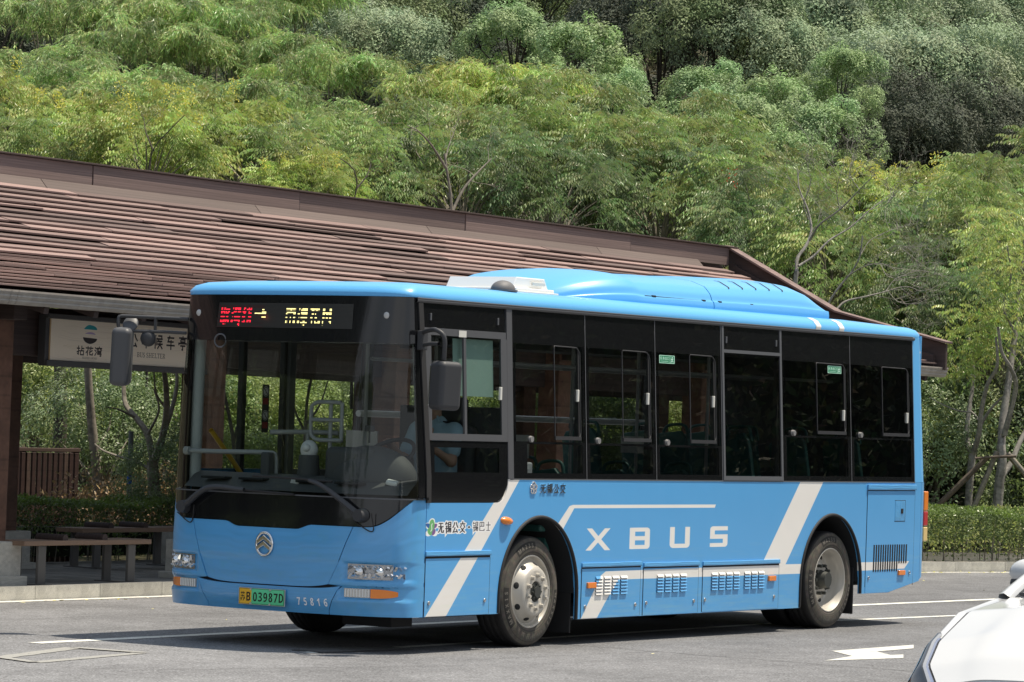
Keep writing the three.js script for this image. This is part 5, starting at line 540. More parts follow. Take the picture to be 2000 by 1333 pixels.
  c('windscreen', patch((u, v) => { const x = lerp(-1.43, -2.15, v); return V(x, roofY(x) - 0.01 - 0.03 * (2 * u - 1) ** 2, lerp(-1, 1, u) * (rw(x) + 0.02)); }, 12, 10, { inside: [-2.9, 1, 0] }), dark);
  c('cowl', [rbox(0.1, 0.02, 1.5, -1.42, 1.16, 0, 0.008), limb([[-1.45, 1.18, 0.6], [-1.47, 1.2, 0.2], [-1.5, 1.21, -0.2]], 0.014, 0.01, 6)], M.plastic);
  if (C.userData.debug) console.log(onScreen(V(0, 0, 0)));
  C.updateMatrixWorld(true); for (const q of [[-1.98, 1.245, 1.07], [-1.43, 1.15, 0.8], [-0.42, 0.9, 0.86], [-0.1, 0.88, 0]]) 0 && console.log('car', q.join(), C.localToWorld(V(...q)) && onScreen(C.localToWorld(V(...q))).map((v) => v.toFixed(0)).join());
}
// ---------------------------------------------------------------- foliage
class Leaves { constructor() { this.p = []; this.c = []; }
  leaf(b, d, s, L, W, col, bend = 0) { // diamond leaf from b along d, side s
    const tx = b.x + d.x * L, ty = b.y + d.y * L - bend * L, tz = b.z + d.z * L, mx = b.x + d.x * L * 0.45, my = b.y + d.y * L * 0.45 - bend * L * 0.12, mz = b.z + d.z * L * 0.45, w = W / 2;
    this.p.push(b.x, b.y, b.z, mx + s.x * w, my + s.y * w, mz + s.z * w, tx, ty, tz, b.x, b.y, b.z, tx, ty, tz, mx - s.x * w, my - s.y * w, mz - s.z * w); for (let k = 0; k < 6; k++) this.c.push(col[0], col[1], col[2]); }
  geo() { const g = new THREE.BufferGeometry(); g.setAttribute('position', new THREE.Float32BufferAttribute(this.p, 3)); g.setAttribute('color', new THREE.Float32BufferAttribute(this.c, 3)); g.computeVertexNormals(); return g; } }
const T1 = V(), T2 = V(), T3 = V(), T4 = V();
const rdir = (r, o = V()) => { const z = r() * 2 - 1, a = r() * 2 * PI, q = Math.sqrt(1 - z * z); return o.set(q * Math.cos(a), z, q * Math.sin(a)); };
const tintOf = (r, base, j) => { const k = 1 + (r() - 0.5) * j; return [base[0] * k * (1 + (r() - 0.5) * 0.2), base[1] * k, base[2] * k * (1 + (r() - 0.5) * 0.2)]; };
const leafM = (c, tr = 0.36, coat = 0.45) => phy(c, 1, { transmission: tr, clearcoat: coat, clearcoatRoughness: 0.3, vertexColors: true, side: THREE.DoubleSide });
const LM = { yellow: leafM([0.385, 0.475, 0.125]), green: leafM([0.277, 0.358, 0.115]), deep: leafM([0.176, 0.250, 0.095]), bamboo: leafM([0.338, 0.450, 0.163]), bambooY: leafM([0.43, 0.52, 0.16]), camphor: leafM([0.300, 0.420, 0.180], 0.28, 0.2), olive: leafM([0.205, 0.27, 0.12], 0.22, 0.06), dark: leafM([0.075, 0.094, 0.058], 0.22, 0.06), grey: leafM([0.29, 0.37, 0.215], 0.22, 0.06), hedge: leafM([0.170, 0.265, 0.050]), lime: leafM([0.360, 0.420, 0.120]), dry: leafM([0.400, 0.270, 0.130]) };
const barkT = dataTex(128, 128, (x, y) => { const v = 0.6 + 0.4 * vnoise(x / 8, y / 3, 16, 43) - 0.2 * (vnoise(x / 20, y / 20, 7, 7) > 0.6 ? 1 : 0); return v; });
const barkPale = std([0.3, 0.27, 0.22], 0.9, { map: barkT }), barkDark = std([0.09, 0.075, 0.06], 0.9, { map: barkT }), barkGrey = std([0.34, 0.32, 0.29], 0.9, { map: barkT });
// compound drooping leaf: rachis with paired leaflets
function frond(Lf, r, o, dir, len, col, pairs = 6, ll = 0.115, lw = 0.036) { const sd = T1.crossVectors(dir, T2.set(0, 1, 0)).normalize().clone(), d = dir; for (let k = 0; k < pairs; k++) { const t = 0.22 + 0.78 * k / (pairs - 1), b = T3.copy(o).addScaledVector(d, len * t); b.y -= len * 0.42 * t * t; const c = [col[0] * (0.85 + r() * 0.3), col[1] * (0.85 + r() * 0.3), col[2]]; for (const s of [1, -1]) { const a = T4.copy(d).multiplyScalar(0.5).addScaledVector(sd, s * 0.55).add(T2.set(0, -0.55 - r() * 0.35, 0)).normalize(); const wv = T2.copy(d).addScaledVector(a, -d.dot(a)).normalize(); Lf.leaf(b, a, wv, ll * (0.75 + r() * 0.4), lw, c, 0.15); } } }
function pinnate(seed, { R = 1.5, H = 1.4, clumps = 34, per = 30, base = [1, 1, 1], jit = 0.7, flower = 0 } = {}) { const r = rngOf(seed), Lf = new Leaves(), br = []; for (let i = 0; i < clumps; i++) { const u = rdir(r); if (u.y < -0.35) u.y *= -0.6; const q = 0.5 + 0.5 * Math.sqrt(r()); const c = V(u.x * R * q, 0.1 + u.y * H * q, u.z * R * q); const ct = tintOf(r, base, jit); if (i < 26) br.push(limb([[0, -H * 0.9, 0], [c.x * 0.35, c.y * 0.3 - H * 0.3, c.z * 0.35], [c.x, c.y, c.z]], 0.035, 0.008, 4, 6)); for (let k = 0; k < per; k++) { const d = rdir(r); d.addScaledVector(u, 0.7); d.y = d.y * 0.7 + 0.25; d.normalize(); frond(Lf, r, T3.copy(c).addScaledVector(rdir(r, T4), 0.16).clone(), d.clone(), 0.4 + r() * 0.2, ct); } if (flower && r() < flower) for (let k = 0; k < 60; k++) { const b = c.clone().add(V((r() - 0.5) * 0.2, 0.2 + r() * 0.45, (r() - 0.5) * 0.2)); Lf.leaf(b, rdir(r).clone(), rdir(r).clone(), 0.05, 0.03, [2.0, 1.5, 0.9]); } } return { crown: Lf.geo(), trunk: mg([...br, limb([[0.1, -9, 0], [0, -4, 0.1], [0, -H * 0.6, 0]], 0.11, 0.045, 7, 10)]) }; }
function bamboo(seed, { R = 1.9, H = 3.2, n = 34, base = [1, 1, 1] } = {}) { const r = rngOf(seed), Lf = new Leaves(), br = []; for (let i = 0; i < n; i++) { const a = r() * 2 * PI, lean = Math.sqrt(r()) * R, h = H * (0.7 + r() * 0.35); const b = V(Math.cos(a) * 0.5, -H * 0.7, Math.sin(a) * 0.5), m = V(Math.cos(a) * (0.4 + lean * 0.35), h * 0.25, Math.sin(a) * (0.4 + lean * 0.35)), e = V(Math.cos(a) * (0.4 + lean), h * 0.5, Math.sin(a) * (0.4 + lean)), e2 = V(Math.cos(a) * (0.6 + lean * 1.25), h * 0.42, Math.sin(a) * (0.6 + lean * 1.25)); const cv = new THREE.CatmullRomCurve3([b, m, e, e2]); if (i < 10) br.push(limb([b, m, e], 0.03, 0.012, 4, 6)); const ct = tintOf(r, base, 0.8); for (let k = 0; k < 44; k++) { const p = cv.getPoint(0.3 + 0.7 * (k + r()) / 44), d = rdir(r); d.y = d.y * 0.4 - 0.05; d.normalize(); const bl = 0.3 + r() * 0.4; for (let j = 0; j < 12; j++) { const q = T3.copy(p).addScaledVector(d, bl * (j + r()) / 12); q.y -= bl * 0.5 * (j / 12) ** 2; const ld = T4.copy(d).add(rdir(r, T1).multiplyScalar(0.7)); ld.y -= 0.75; ld.normalize(); const sd = T2.crossVectors(ld, rdir(r, T1)).normalize(); Lf.leaf(q, ld, sd, 0.13 + r() * 0.08, 0.034, [ct[0] * (0.8 + r() * 0.4), ct[1] * (0.8 + r() * 0.4), ct[2]], 0.2); } } } return { crown: Lf.geo(), trunk: mg([...br, limb([[0, -9, 0], [0, -4, 0], [0, -H * 0.3, 0]], 0.06, 0.04, 5, 6)]) }; }
function broadleaf(seed, { R = 2.3, H = 2.2, lobes = 14, lr = 0.46, cpl = 11, per = 80, cr = 0.34, leafL = 0.11, leafW = 0.05, base = [1, 1, 1], jit = 0.45, droop = 0.2, low = -0.3 } = {}) { const r = rngOf(seed), Lf = new Leaves(), br = []; for (let i = 0; i < lobes; i++) { const u = rdir(r).clone(); if (u.y < low) u.y *= -0.7; if (i < 3) u.set((i - 1) * 0.5, 0.9, (r() - 0.5) * 0.5).normalize(); const q = 0.52 + 0.22 * r(), c = V(u.x * R * q, u.y * H * q, u.z * R * q), rad = Math.min(R, H) * lr * (0.7 + r() * 0.5), lt = tintOf(r, base, jit); if (i < 12) br.push(limb([[0, -H * 0.8, 0], [c.x * 0.4, c.y * 0.4 - H * 0.25, c.z * 0.4], [c.x, c.y, c.z]], 0.05, 0.014, 4, 6)); for (let j = 0; j < cpl; j++) { const v = rdir(r).clone(); v.addScaledVector(u, 0.75); v.y += 0.35; v.normalize(); const cc = c.clone().addScaledVector(v, rad * (0.75 + 0.3 * r())), k1 = 0.82 + r() * 0.36; for (let k = 0; k < per; k++) { const w = rdir(r); w.addScaledVector(v, 0.55); w.y += 0.15; w.normalize(); const b = T3.copy(cc).addScaledVector(w, cr * Math.sqrt(0.15 + 0.85 * r())); b.y -= cr * 0.25 * (w.x * w.x + w.z * w.z); const nn = T1.copy(w).addScaledVector(u, 0.25); nn.x += (r() - 0.5) * 1.1; nn.y += 0.15 + (r() - 0.5) * 1.1; nn.z += (r() - 0.5) * 1.1; nn.normalize(); const d = rdir(r, T4); d.y -= droop; d.addScaledVector(nn, -d.dot(nn)).normalize(); const sd = T2.crossVectors(nn, d).normalize(); const kk = k1 * (0.85 + r() * 0.3); Lf.leaf(b, d, sd, leafL * (0.7 + r() * 0.6), leafW, [lt[0] * kk, lt[1] * kk, lt[2] * kk], 0.1); } } } return { crown: Lf.geo(), trunk: mg([...br, limb([[0.1, -9, 0], [0, -4, 0.1], [0, -H * 0.4, 0]], 0.16, 0.07, 7, 10)]) }; }
const KIND = {
  pin: [101, 102, 103].map((s, i) => pinnate(s, { R: 1.45 + i * 0.12, flower: i === 0 ? 0.2 : 0 })), bam: [201, 202].map((s) => bamboo(s)), cam: [301, 302].map((s) => broadleaf(s, { R: 1.6, H: 1.75, lobes: 16, cr: 0.27, cpl: 12, per: 75, leafL: 0.1, leafW: 0.045, jit: 0.3, droop: 0.1 })),
  ever: [401, 402, 403].map((s) => broadleaf(s, { R: 2.7, H: 2.1, lobes: 17, lr: 0.46, cpl: 13, per: 125, cr: 0.4, leafL: 0.095, leafW: 0.042, jit: 0.4, droop: 0.4 })), fine: [501, 502].map((s) => broadleaf(s, { R: 1.7, H: 1.7, lobes: 15, cpl: 10, per: 80, cr: 0.36, leafL: 0.08, leafW: 0.036, jit: 0.5, droop: 0.1 })),
};
const protos = {};
function plant(kind, v, mat, pos, s, turn, name, label, group, sy = s) { const key = kind + v; const k = KIND[kind][v]; let o; if (!protos[key]) { o = thing(name, label, 'tree', [0, 0, 0], 0, group); part(o, 'crown', k.crown, LM[mat]); part(o, 'trunk', k.trunk, kind === 'ever' || kind === 'cam' ? barkDark : barkPale); protos[key] = o; } else { o = protos[key].clone(); o.name = numbered(name); o.userData = { label, category: 'tree' }; if (group) o.userData.group = group; o.children[0].material = LM[mat]; scene.add(o); } o.position.copy(pos); o.rotation.y = turn; o.scale.set(s, sy, s); return o; }
const COLS = ['at the left edge', 'over the hanging sign', 'over the far bus mirror', 'over the destination display', 'over the windscreen', 'over the driver window', 'over the white roof hatch', 'over the nose of the roof fairing', 'over the middle of the fairing', 'over the tail of the fairing', 'over the bus tail', 'at the right edge'];
const LOOK = { pin: 'pinnate tree', bam: 'bamboo clump', cam: 'rounded broadleaf tree', ever: 'dense evergreen tree', fine: 'small leaved tree' }, HUE = { yellow: 'yellow green', green: 'mid green', deep: 'deep green', bamboo: 'soft green', bambooY: 'yellowish', camphor: 'fresh green', olive: 'olive', dark: 'very dark', grey: 'grey green', lime: 'lime', hedge: 'bright green' };
const labelUsed = {}; const where = (px, py) => `${COLS[clamp(Math.floor(px / 167), 0, 11)].replace('over the middle of the fairing', 'over the fairing')}, ${py < 95 ? 'picture top' : py < 190 ? 'high slope' : py < 290 ? 'mid slope' : 'by the roof line'}`;
const ordinals = ['', 'second ', 'third ', 'fourth ', 'fifth ', 'sixth '];
function wood(px, py, d, s, kind, v, mat, turn) { let l = `${HUE[mat]} ${LOOK[kind]} ${where(px, py)}`; const n = labelUsed[l] = (labelUsed[l] ?? -1) + 1; if (n) l = ordinals[Math.min(5, n)] + l; plant(kind, v, mat, stake(px, py, d * 1.33), s, turn ?? (px * 0.7 + py), kind === 'bam' ? 'bamboo_clump' : 'tree', l, 'trees on the wooded slope'); }
// front row behind the shelter: pinnate trees, yellower on the left
const rw = rngOf(55);
[[-60, 250, 52, 1.0, 'yellow'], [60, 340, 49, 0.85, 'green'], [175, 300, 50, 0.9, 'yellow'], [290, 330, 48, 0.85, 'yellow'], [400, 300, 50, 0.95, 'yellow'], [515, 345, 49, 0.85, 'green'], [600, 400, 48, 0.7, 'yellow'], [690, 385, 49, 0.8, 'green'], [790, 350, 50, 0.95, 'green'], [905, 380, 49, 0.9, 'deep'], [985, 310, 51, 0.95, 'green'], [1080, 400, 49, 0.85, 'deep'], [1170, 330, 51, 1.0, 'green'], [1290, 400, 50, 0.9, 'deep'], [1350, 330, 52, 0.95, 'green'], [1450, 430, 50, 0.9, 'green'], [1560, 440, 53, 1.0, 'green'], [1660, 470, 54, 1.0, 'green'], [1770, 440, 53, 0.95, 'yellow'], [1850, 520, 54, 0.95, 'green'], [1960, 400, 55, 1.0, 'green'], [2060, 470, 52, 1.0, 'green'], [1700, 590, 55, 0.9, 'green'], [1810, 620, 55, 0.9, 'deep'], [1930, 590, 53, 0.9, 'yellow'], [-150, 380, 50, 1, 'green'], [1620, 540, 47, 0.9, 'green'], [1760, 540, 48, 0.95, 'deep'], [1880, 470, 49, 0.95, 'green'], [1980, 520, 47, 0.9, 'green'], [1840, 620, 46, 0.85, 'deep'], [1950, 680, 46, 0.8, 'deep'], [1500, 480, 48, 0.85, 'deep']].forEach(([x, y, d, s, m], i) => wood(x, y, d, s, 'pin', m === 'yellow' ? 0 : 1 + (i % 2), m));
// second row: bamboo, camphor
[[250, 50, 66, 0.75, 'bam', 'bamboo'], [450, 80, 65, 0.7, 'bam', 'bamboo'], [560, 50, 66, 0.72, 'bam', 'bamboo'], [110, 90, 64, 0.72, 'bam', 'bamboo'], [640, 190, 60, 0.6, 'bam', 'bamboo'], [730, 300, 56, 0.55, 'bam', 'bamboo'], [240, 260, 57, 0.6, 'bam', 'bamboo'], [120, 250, 57, 0.62, 'bam', 'bamboo'], [370, 100, 63, 0.7, 'bam', 'bamboo'], [460, 250, 57, 0.6, 'bam', 'bamboo'], [850, 290, 55, 0.55, 'bam', 'bamboo'], [1640, 200, 66, 0.7, 'cam', 'camphor'], [1380, 230, 64, 0.7, 'cam', 'camphor'], [60, 185, 60, 0.66, 'bam', 'bamboo'], [180, 225, 58, 0.69, 'bam', 'bamboo'], [300, 145, 62, 0.69, 'bam', 'bamboo'], [420, 245, 60, 0.59, 'bam', 'bamboo'], [510, 165, 62, 0.69, 'bam', 'bamboo'], [560, 285, 58, 0.59, 'bam', 'bamboo'], [650, 335, 56, 0.59, 'bam', 'bamboo'], [740, 305, 57, 0.56, 'bam', 'bamboo'], [900, 245, 58, 0.63, 'bam', 'bambooY'], [990, 225, 59, 0.66, 'bam', 'bambooY'], [1050, 315, 57, 0.56, 'bam', 'bamboo'], [1300, 295, 58, 0.49, 'bam', 'bamboo'], [1235, 345, 56, 0.53, 'bam', 'bamboo'],
  [1005, 125, 66, 0.80, 'cam', 'camphor'], [1135, 175, 64, 0.84, 'cam', 'camphor'], [1195, 245, 62, 0.68, 'cam', 'camphor'], [1075, 235, 62, 0.64, 'cam', 'camphor'], [1425, 295, 62, 0.76, 'cam', 'camphor'], [1515, 275, 63, 0.80, 'cam', 'camphor'], [1615, 315, 62, 0.76, 'cam', 'camphor'], [1535, 375, 60, 0.72, 'cam', 'camphor'], [1415, 385, 59, 0.64, 'cam', 'camphor']].forEach(([x, y, d, s, k, m], i) => wood(x, y, d, s, k, i % 2, m));
// darker evergreens behind
[[330, -10, 90, 1.1, 'camphor'], [500, 0, 94, 1.1, 'olive'], [690, 20, 88, 1.1, 'olive'], [780, 110, 84, 1.0, 'grey'], [960, -10, 92, 1.1, 'olive'], [1090, 40, 92, 1.0, 'grey'], [1240, 90, 88, 1.1, 'olive'], [1390, -10, 94, 1.1, 'grey'], [1480, 90, 92, 1.1, 'grey'], [1600, 80, 90, 1.1, 'grey'], [1720, 110, 90, 1.1, 'grey'], [1840, 100, 92, 1.1, 'olive'], [1930, 210, 84, 1.1, 'grey'], [1860, 290, 74, 1.0, 'dark'], [20, 40, 78, 1.1, 'dark'], [130, 20, 80, 1.1, 'olive'], [390, 30, 78, 1.0, 'olive'], [470, 120, 74, 0.9, 'olive'], [620, 60, 74, 1.1, 'olive'], [660, 150, 70, 1.0, 'grey'], [720, 90, 76, 1.1, 'olive'], [760, 180, 68, 0.9, 'grey'], [820, 40, 82, 1.2, 'dark'], [860, 120, 80, 1.0, 'dark'], [940, 50, 80, 1.0, 'camphor'], [1040, 20, 84, 1.0, 'olive'], [1190, 40, 84, 1.1, 'dark'], [1290, 110, 78, 1.2, 'dark'], [1330, 20, 84, 1.1, 'olive'], [1400, 120, 76, 1.1, 'olive'], [1450, 40, 86, 1.2, 'dark'], [1490, 160, 76, 1.0, 'grey'], [1580, 130, 80, 1.2, 'grey'], [1560, 30, 90, 1.2, 'olive'], [1680, 160, 80, 1.2, 'grey'], [1660, 60, 92, 1.2, 'grey'], [1760, 240, 74, 1.1, 'grey'], [1790, 130, 84, 1.2, 'grey'], [1780, 40, 94, 1.2, 'olive'], [1860, 230, 76, 1.15, 'grey'], [1830, 340, 70, 0.9, 'dark'], [1900, 150, 86, 1.2, 'grey'], [1890, 50, 96, 1.2, 'grey'], [1960, 250, 78, 1.1, 'grey'], [1990, 140, 86, 1.2, 'grey'], [1970, 30, 96, 1.1, 'camphor'], [1730, 330, 68, 0.9, 'dark'], [2040, 300, 76, 1.1, 'olive'], [-40, 120, 74, 1.1, 'dark'], [1250, 30, 96, 1.2, 'olive'], [260, 10, 92, 1.1, 'olive'], [550, 10, 92, 1.1, 'olive'], [700, 0, 96, 1.2, 'olive'], [1120, 0, 100, 1.2, 'olive']].forEach(([x, y, d, s, m], i) => wood(x, y, d, s, m === 'camphor' ? 'cam' : 'ever', m === 'camphor' ? 0 : i % 3, m));
// low trees and bushes seen under the shelter roof, through the bus and right of it: their lit tops step up the bank
{ const rows = [[45, 985, 0.5], [47.5, 905, 0.62], [50.5, 820, 0.68], [54, 735, 0.75]], r = rngOf(66), mats = ['hedge', 'yellow', 'green', 'yellow', 'deep']; rows.forEach(([d, y, s], k) => { for (let i = 0; i < 22; i++) { const x = -40 + i * 98 + (k % 2) * 45 + (r() - 0.5) * 40; if (x > 1700 && k < 1) continue; if ((x < 190 || (x > 225 && x < 350)) && k < 2) continue; const D = d + (x > 360 ? x * 0.0055 : 0) + (x > 1740 ? 9 : 0), far = x > 1740, m = far ? ['deep', 'green', 'deep', 'hedge'][(r() * 4) | 0] : mats[(r() * 5) | 0]; const place = x < 360 ? 'seen under the shelter roof ' + ['beside the near post', 'above the slatted fence', 'below the sign logo', 'below the sign lettering'][clamp(Math.floor(x / 90), 0, 3)] : far ? 'behind the staked trees' : 'glimpsed through the bus ' + COLS[clamp(Math.floor(x / 167), 0, 10)].replace('over', 'below'); const l = `${HUE[m]} ${['bush', 'low tree', 'small leaved tree', 'leafy tree'][k]} ${place}`, n = labelUsed[l] = (labelUsed[l] ?? -1) + 1; plant('fine', i % 2, m, stake(x, y + (r() - 0.5) * 40, D), s * (0.9 + r() * 0.25), x, 'understorey_tree', n ? ordinals[n] + l : l, 'understorey trees behind the shelter'); } }); [[1800, 900, 58], [1870, 930, 59], [1940, 900, 60], [2010, 930, 59], [1830, 780, 61], [1905, 850, 62], [1980, 800, 62], [1850, 690, 63], [1930, 720, 63], [2010, 700, 63], [1780, 960, 58], [1900, 990, 60], [1985, 985, 60]].forEach(([x, y, d], i) => { const m = ['deep', 'green', 'deep', 'dark'][i % 4], l = `${HUE[m]} bush of the thicket right of the bus tail`, n = labelUsed[l] = (labelUsed[l] ?? -1) + 1; plant('fine', i % 2, m, stake(x, y, d + 2.5), 0.95, i, 'understorey_tree', (n ? ordinals[n] : 'first ') + l + ' counted from the left', 'understorey trees behind the shelter'); }); }
// trees along the road to the left, which the windscreen mirrors
[[-34, -16, 2.2, 'dark', 'nearest the kerb'], [-46, -8, 2.4, 'olive', 'farthest along the kerb'], [-40, -28, 2.6, 'dark', 'set back from the kerb'], [-26, -24, 2.0, 'deep', 'closest to the shelter']].forEach(([x, z, s, m, w], i) => plant('ever', i % 3, m, V(x, 2.1 * s, z), s, i * 2, 'roadside_tree', `${HUE[m]} roadside evergreen left of the shelter, ${w}`));
{ // undergrowth carpet on the slope
  const sh = broadleaf(601, { R: 0.9, H: 0.6, lobes: 8, cpl: 6, per: 34, cr: 0.3, leafL: 0.09, leafW: 0.042 }); const r = rngOf(91), N = 760, im = new THREE.InstancedMesh(sh.crown, LM.dark, N), m = new THREE.Matrix4(), e = new THREE.Euler(), q = new THREE.Quaternion(); for (let i = 0; i < N; i++) { const d = 47 + Math.pow(r(), 0.8) * 95, sx = (r() - 0.5) * d * 0.36; const x = camera.position.x + fwd.x * d + rgt.x * sx * 1, z = camera.position.z + fwd.z * d + rgt.z * sx; const ok = z < kerbZ(clamp(x, -60, 44)) - 6.2; const s = 0.8 + r() * 0.9; m.compose(V(x, ok ? landH(x, z) + 0.15 : -5, z), q.setFromEuler(e.set(0, r() * 7, 0)), V(s, s, s)); im.setMatrixAt(i, m); im.setColorAt(i, new THREE.Color().setRGB(0.6 + r() * 0.7, 0.6 + r() * 0.6, 0.6 + r() * 0.5)); } im.name = 'undergrowth'; im.castShadow = im.receiveShadow = true; tag(im, 'low leafy undergrowth covering the ground beneath the trees on the slope', 'undergrowth', null, 'stuff'); scene.add(im); }
const barkPole = std([0.16, 0.125, 0.095], 0.9, { map: barkT });
// ---------------------------------------------------------------- hedges, staked trees, trunks behind the shelter
function hedge(label, pts, depth, h, seed, mat, n, leafL = 0.045, core = true) { const r = rngOf(seed), Lf = new Leaves(), st = [], c = new THREE.CatmullRomCurve3(pts.map((p) => V(p[0], 0, p[1])), false, 'catmullrom', 0.1); const t = thing('hedge', label, 'hedge', [pts[0][0], 0.12, pts[0][1]]); const O = V(pts[0][0], 0, pts[0][1]); const len = c.getLength();
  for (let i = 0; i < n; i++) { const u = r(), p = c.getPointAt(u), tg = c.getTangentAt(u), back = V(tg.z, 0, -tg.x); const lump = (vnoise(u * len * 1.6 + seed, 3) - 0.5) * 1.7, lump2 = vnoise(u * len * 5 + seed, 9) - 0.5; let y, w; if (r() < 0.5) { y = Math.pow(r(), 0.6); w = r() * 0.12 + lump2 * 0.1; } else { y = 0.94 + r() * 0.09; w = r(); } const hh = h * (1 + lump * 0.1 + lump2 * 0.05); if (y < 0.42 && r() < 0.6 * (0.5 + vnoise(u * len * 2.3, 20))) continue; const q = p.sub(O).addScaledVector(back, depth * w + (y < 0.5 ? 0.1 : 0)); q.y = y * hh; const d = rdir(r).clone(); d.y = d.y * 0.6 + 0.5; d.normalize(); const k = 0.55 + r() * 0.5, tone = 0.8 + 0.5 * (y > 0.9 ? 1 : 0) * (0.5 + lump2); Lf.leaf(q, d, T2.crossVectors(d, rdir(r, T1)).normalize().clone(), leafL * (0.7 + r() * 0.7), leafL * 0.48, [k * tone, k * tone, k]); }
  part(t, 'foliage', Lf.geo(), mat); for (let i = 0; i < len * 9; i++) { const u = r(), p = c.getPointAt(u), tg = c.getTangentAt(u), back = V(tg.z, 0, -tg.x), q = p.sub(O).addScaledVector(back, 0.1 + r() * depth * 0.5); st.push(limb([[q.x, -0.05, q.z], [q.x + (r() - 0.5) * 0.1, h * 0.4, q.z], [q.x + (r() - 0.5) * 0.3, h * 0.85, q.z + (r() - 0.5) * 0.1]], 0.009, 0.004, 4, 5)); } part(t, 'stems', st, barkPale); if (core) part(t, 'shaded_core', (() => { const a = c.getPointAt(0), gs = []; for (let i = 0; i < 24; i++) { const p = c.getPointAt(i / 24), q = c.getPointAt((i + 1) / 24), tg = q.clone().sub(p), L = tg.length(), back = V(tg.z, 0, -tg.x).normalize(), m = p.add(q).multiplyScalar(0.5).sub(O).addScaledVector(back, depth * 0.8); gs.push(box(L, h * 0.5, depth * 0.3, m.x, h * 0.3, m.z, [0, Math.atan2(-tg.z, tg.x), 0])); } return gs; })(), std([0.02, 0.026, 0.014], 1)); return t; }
hedge('low clipped hedge in shade along the back of the bus shelter', [[5.5, -10.6], [17, -10.6]], 1.0, 0.7, 71, LM.hedge, 26000, 0.05);
hedge('clipped bright green hedge along the kerb right of the bus', [[17.5, -7.05], [20.4, -6.95], [22.2, -6.5], [24, -5.85], [26.3, -4.95], [29, -3.9]], 1.7, 0.7, 72, LM.hedge, 52000, 0.048, false);
{ // golden ground shrubs behind the right hedge and dry shrubs behind the shelter hedge
  const band = (label, name, a, b, n, mat, seed, h0, h1, L) => { const r = rngOf(seed), Lf = new Leaves(); for (let i = 0; i < n; i++) { const u = r(), w = r(), x = lerp(a[0], b[0], u) + (r() - 0.5) * 0.3, z = lerp(a[1], b[1], u) - w * 1.8, y = (h0 + (h1 - h0) * vnoise(x * 1.7, z * 1.7 + seed)) * Math.pow(r(), 0.5); const d = rdir(r).clone(); d.y = Math.abs(d.y) + 0.2; d.normalize(); const k = 0.7 + r() * 0.6; Lf.leaf(V(x, 0.1 + y, z), d, T2.crossVectors(d, rdir(r, T1)).normalize().clone(), L * (0.6 + r() * 0.8), L * 0.45, [k, k * (0.9 + r() * 0.2), k]); } const m = part(scene, numbered(name), Lf.geo(), mat); tag(m, label, 'shrubs', null, 'stuff'); };
  band('pale yellow green ground shrubs between the hedge and the staked trees', 'ground_shrubs', [21, -8.4], [31, -5.8], 15000, LM.lime, 81, 0.5, 0.78, 0.07);
  band('dry reddish brown shrubs behind the shelter hedge', 'dry_shrubs', [6.5, -11.9], [18, -11.9], 16000, LM.dry, 82, 0.5, 1.25, 0.06); }
// a tree traced limb by limb: [[points in picture pixels], radius from, radius to], all near depth d
function traced(name, label, d, limbs, mat, sprays = [], leafMat = LM.green, group, twigs = 0) { const base = stake(...limbs[0][0][0], d), t = thing(name, label, 'tree', [base.x, base.y, base.z], 0, group); let s = 0; const r = rngOf(Math.round(limbs[0][0][0][0] * 7 + d)); const parts = limbs.map(([pts, r0, r1], li) => limb(pts.map(([x, y], i) => stake(x, y, d + (li ? Math.sin(li * 2.4) * i * 0.22 : 0)).sub(base)), r0, r1, 7, pts.length * 5)); part(t, 'trunk', parts, mat);
  if (twigs) { const tw = [], grow = (p, d, L, rad, lev) => { const pts = [p.clone()]; const q = p.clone(), v = d.clone(); for (let i = 0; i < 4; i++) { v.add(rdir(r, T1).multiplyScalar(0.4)); v.y += 0.1; v.normalize(); q.addScaledVector(v, L / 4); pts.push(q.clone()); if (lev < 2 && i > 0) { const n = V(v.x, v.y, v.z).add(rdir(r, T1).multiplyScalar(0.9)).normalize(); grow(q, n, L * (0.5 + r() * 0.3), rad * 0.6, lev + 1); } } tw.push(limb(pts, rad, rad * 0.35, 4, 6)); }; for (const [pts, , r1] of limbs.slice(1)) for (let k = 0; k < twigs; k++) { const u = 0.35 + 0.65 * (k + r()) / twigs, i = Math.min(pts.length - 2, Math.floor(u * (pts.length - 1))), f = u * (pts.length - 1) - i, li = limbs.findIndex((l) => l[0] === pts); const A = stake(...pts[i], d + Math.sin(li * 2.4) * i * 0.22).sub(base), C = stake(...pts[i + 1], d + Math.sin(li * 2.4) * (i + 1) * 0.22).sub(base); const dir = C.clone().sub(A).normalize().add(rdir(r, T1).multiplyScalar(0.9)).normalize(); grow(A.lerp(C, f), dir, 0.35 + r() * 0.35, Math.max(0.004, r1 * 0.7), 0); } part(t, 'twigs', tw, mat); }
  if (sprays.length) { const Lf = new Leaves(); for (const [x, y, rad, n] of sprays) for (let i = 0; i < n; i++) { const u = rdir(r), q = Math.cbrt(r()); const p = stake(x + u.x * rad * q, y + u.y * rad * q * 0.8, d + u.z * rad * q / FX * d).sub(base); const dd = rdir(r).clone(); dd.y = dd.y * 0.5 + 0.2; dd.normalize(); frond(Lf, r, p, dd, 0.22 + r() * 0.16, tintOf(r, [1, 1, 1], 0.5), 5, 0.085, 0.03); } part(t, 'crown', Lf.geo(), leafMat); } return t; }
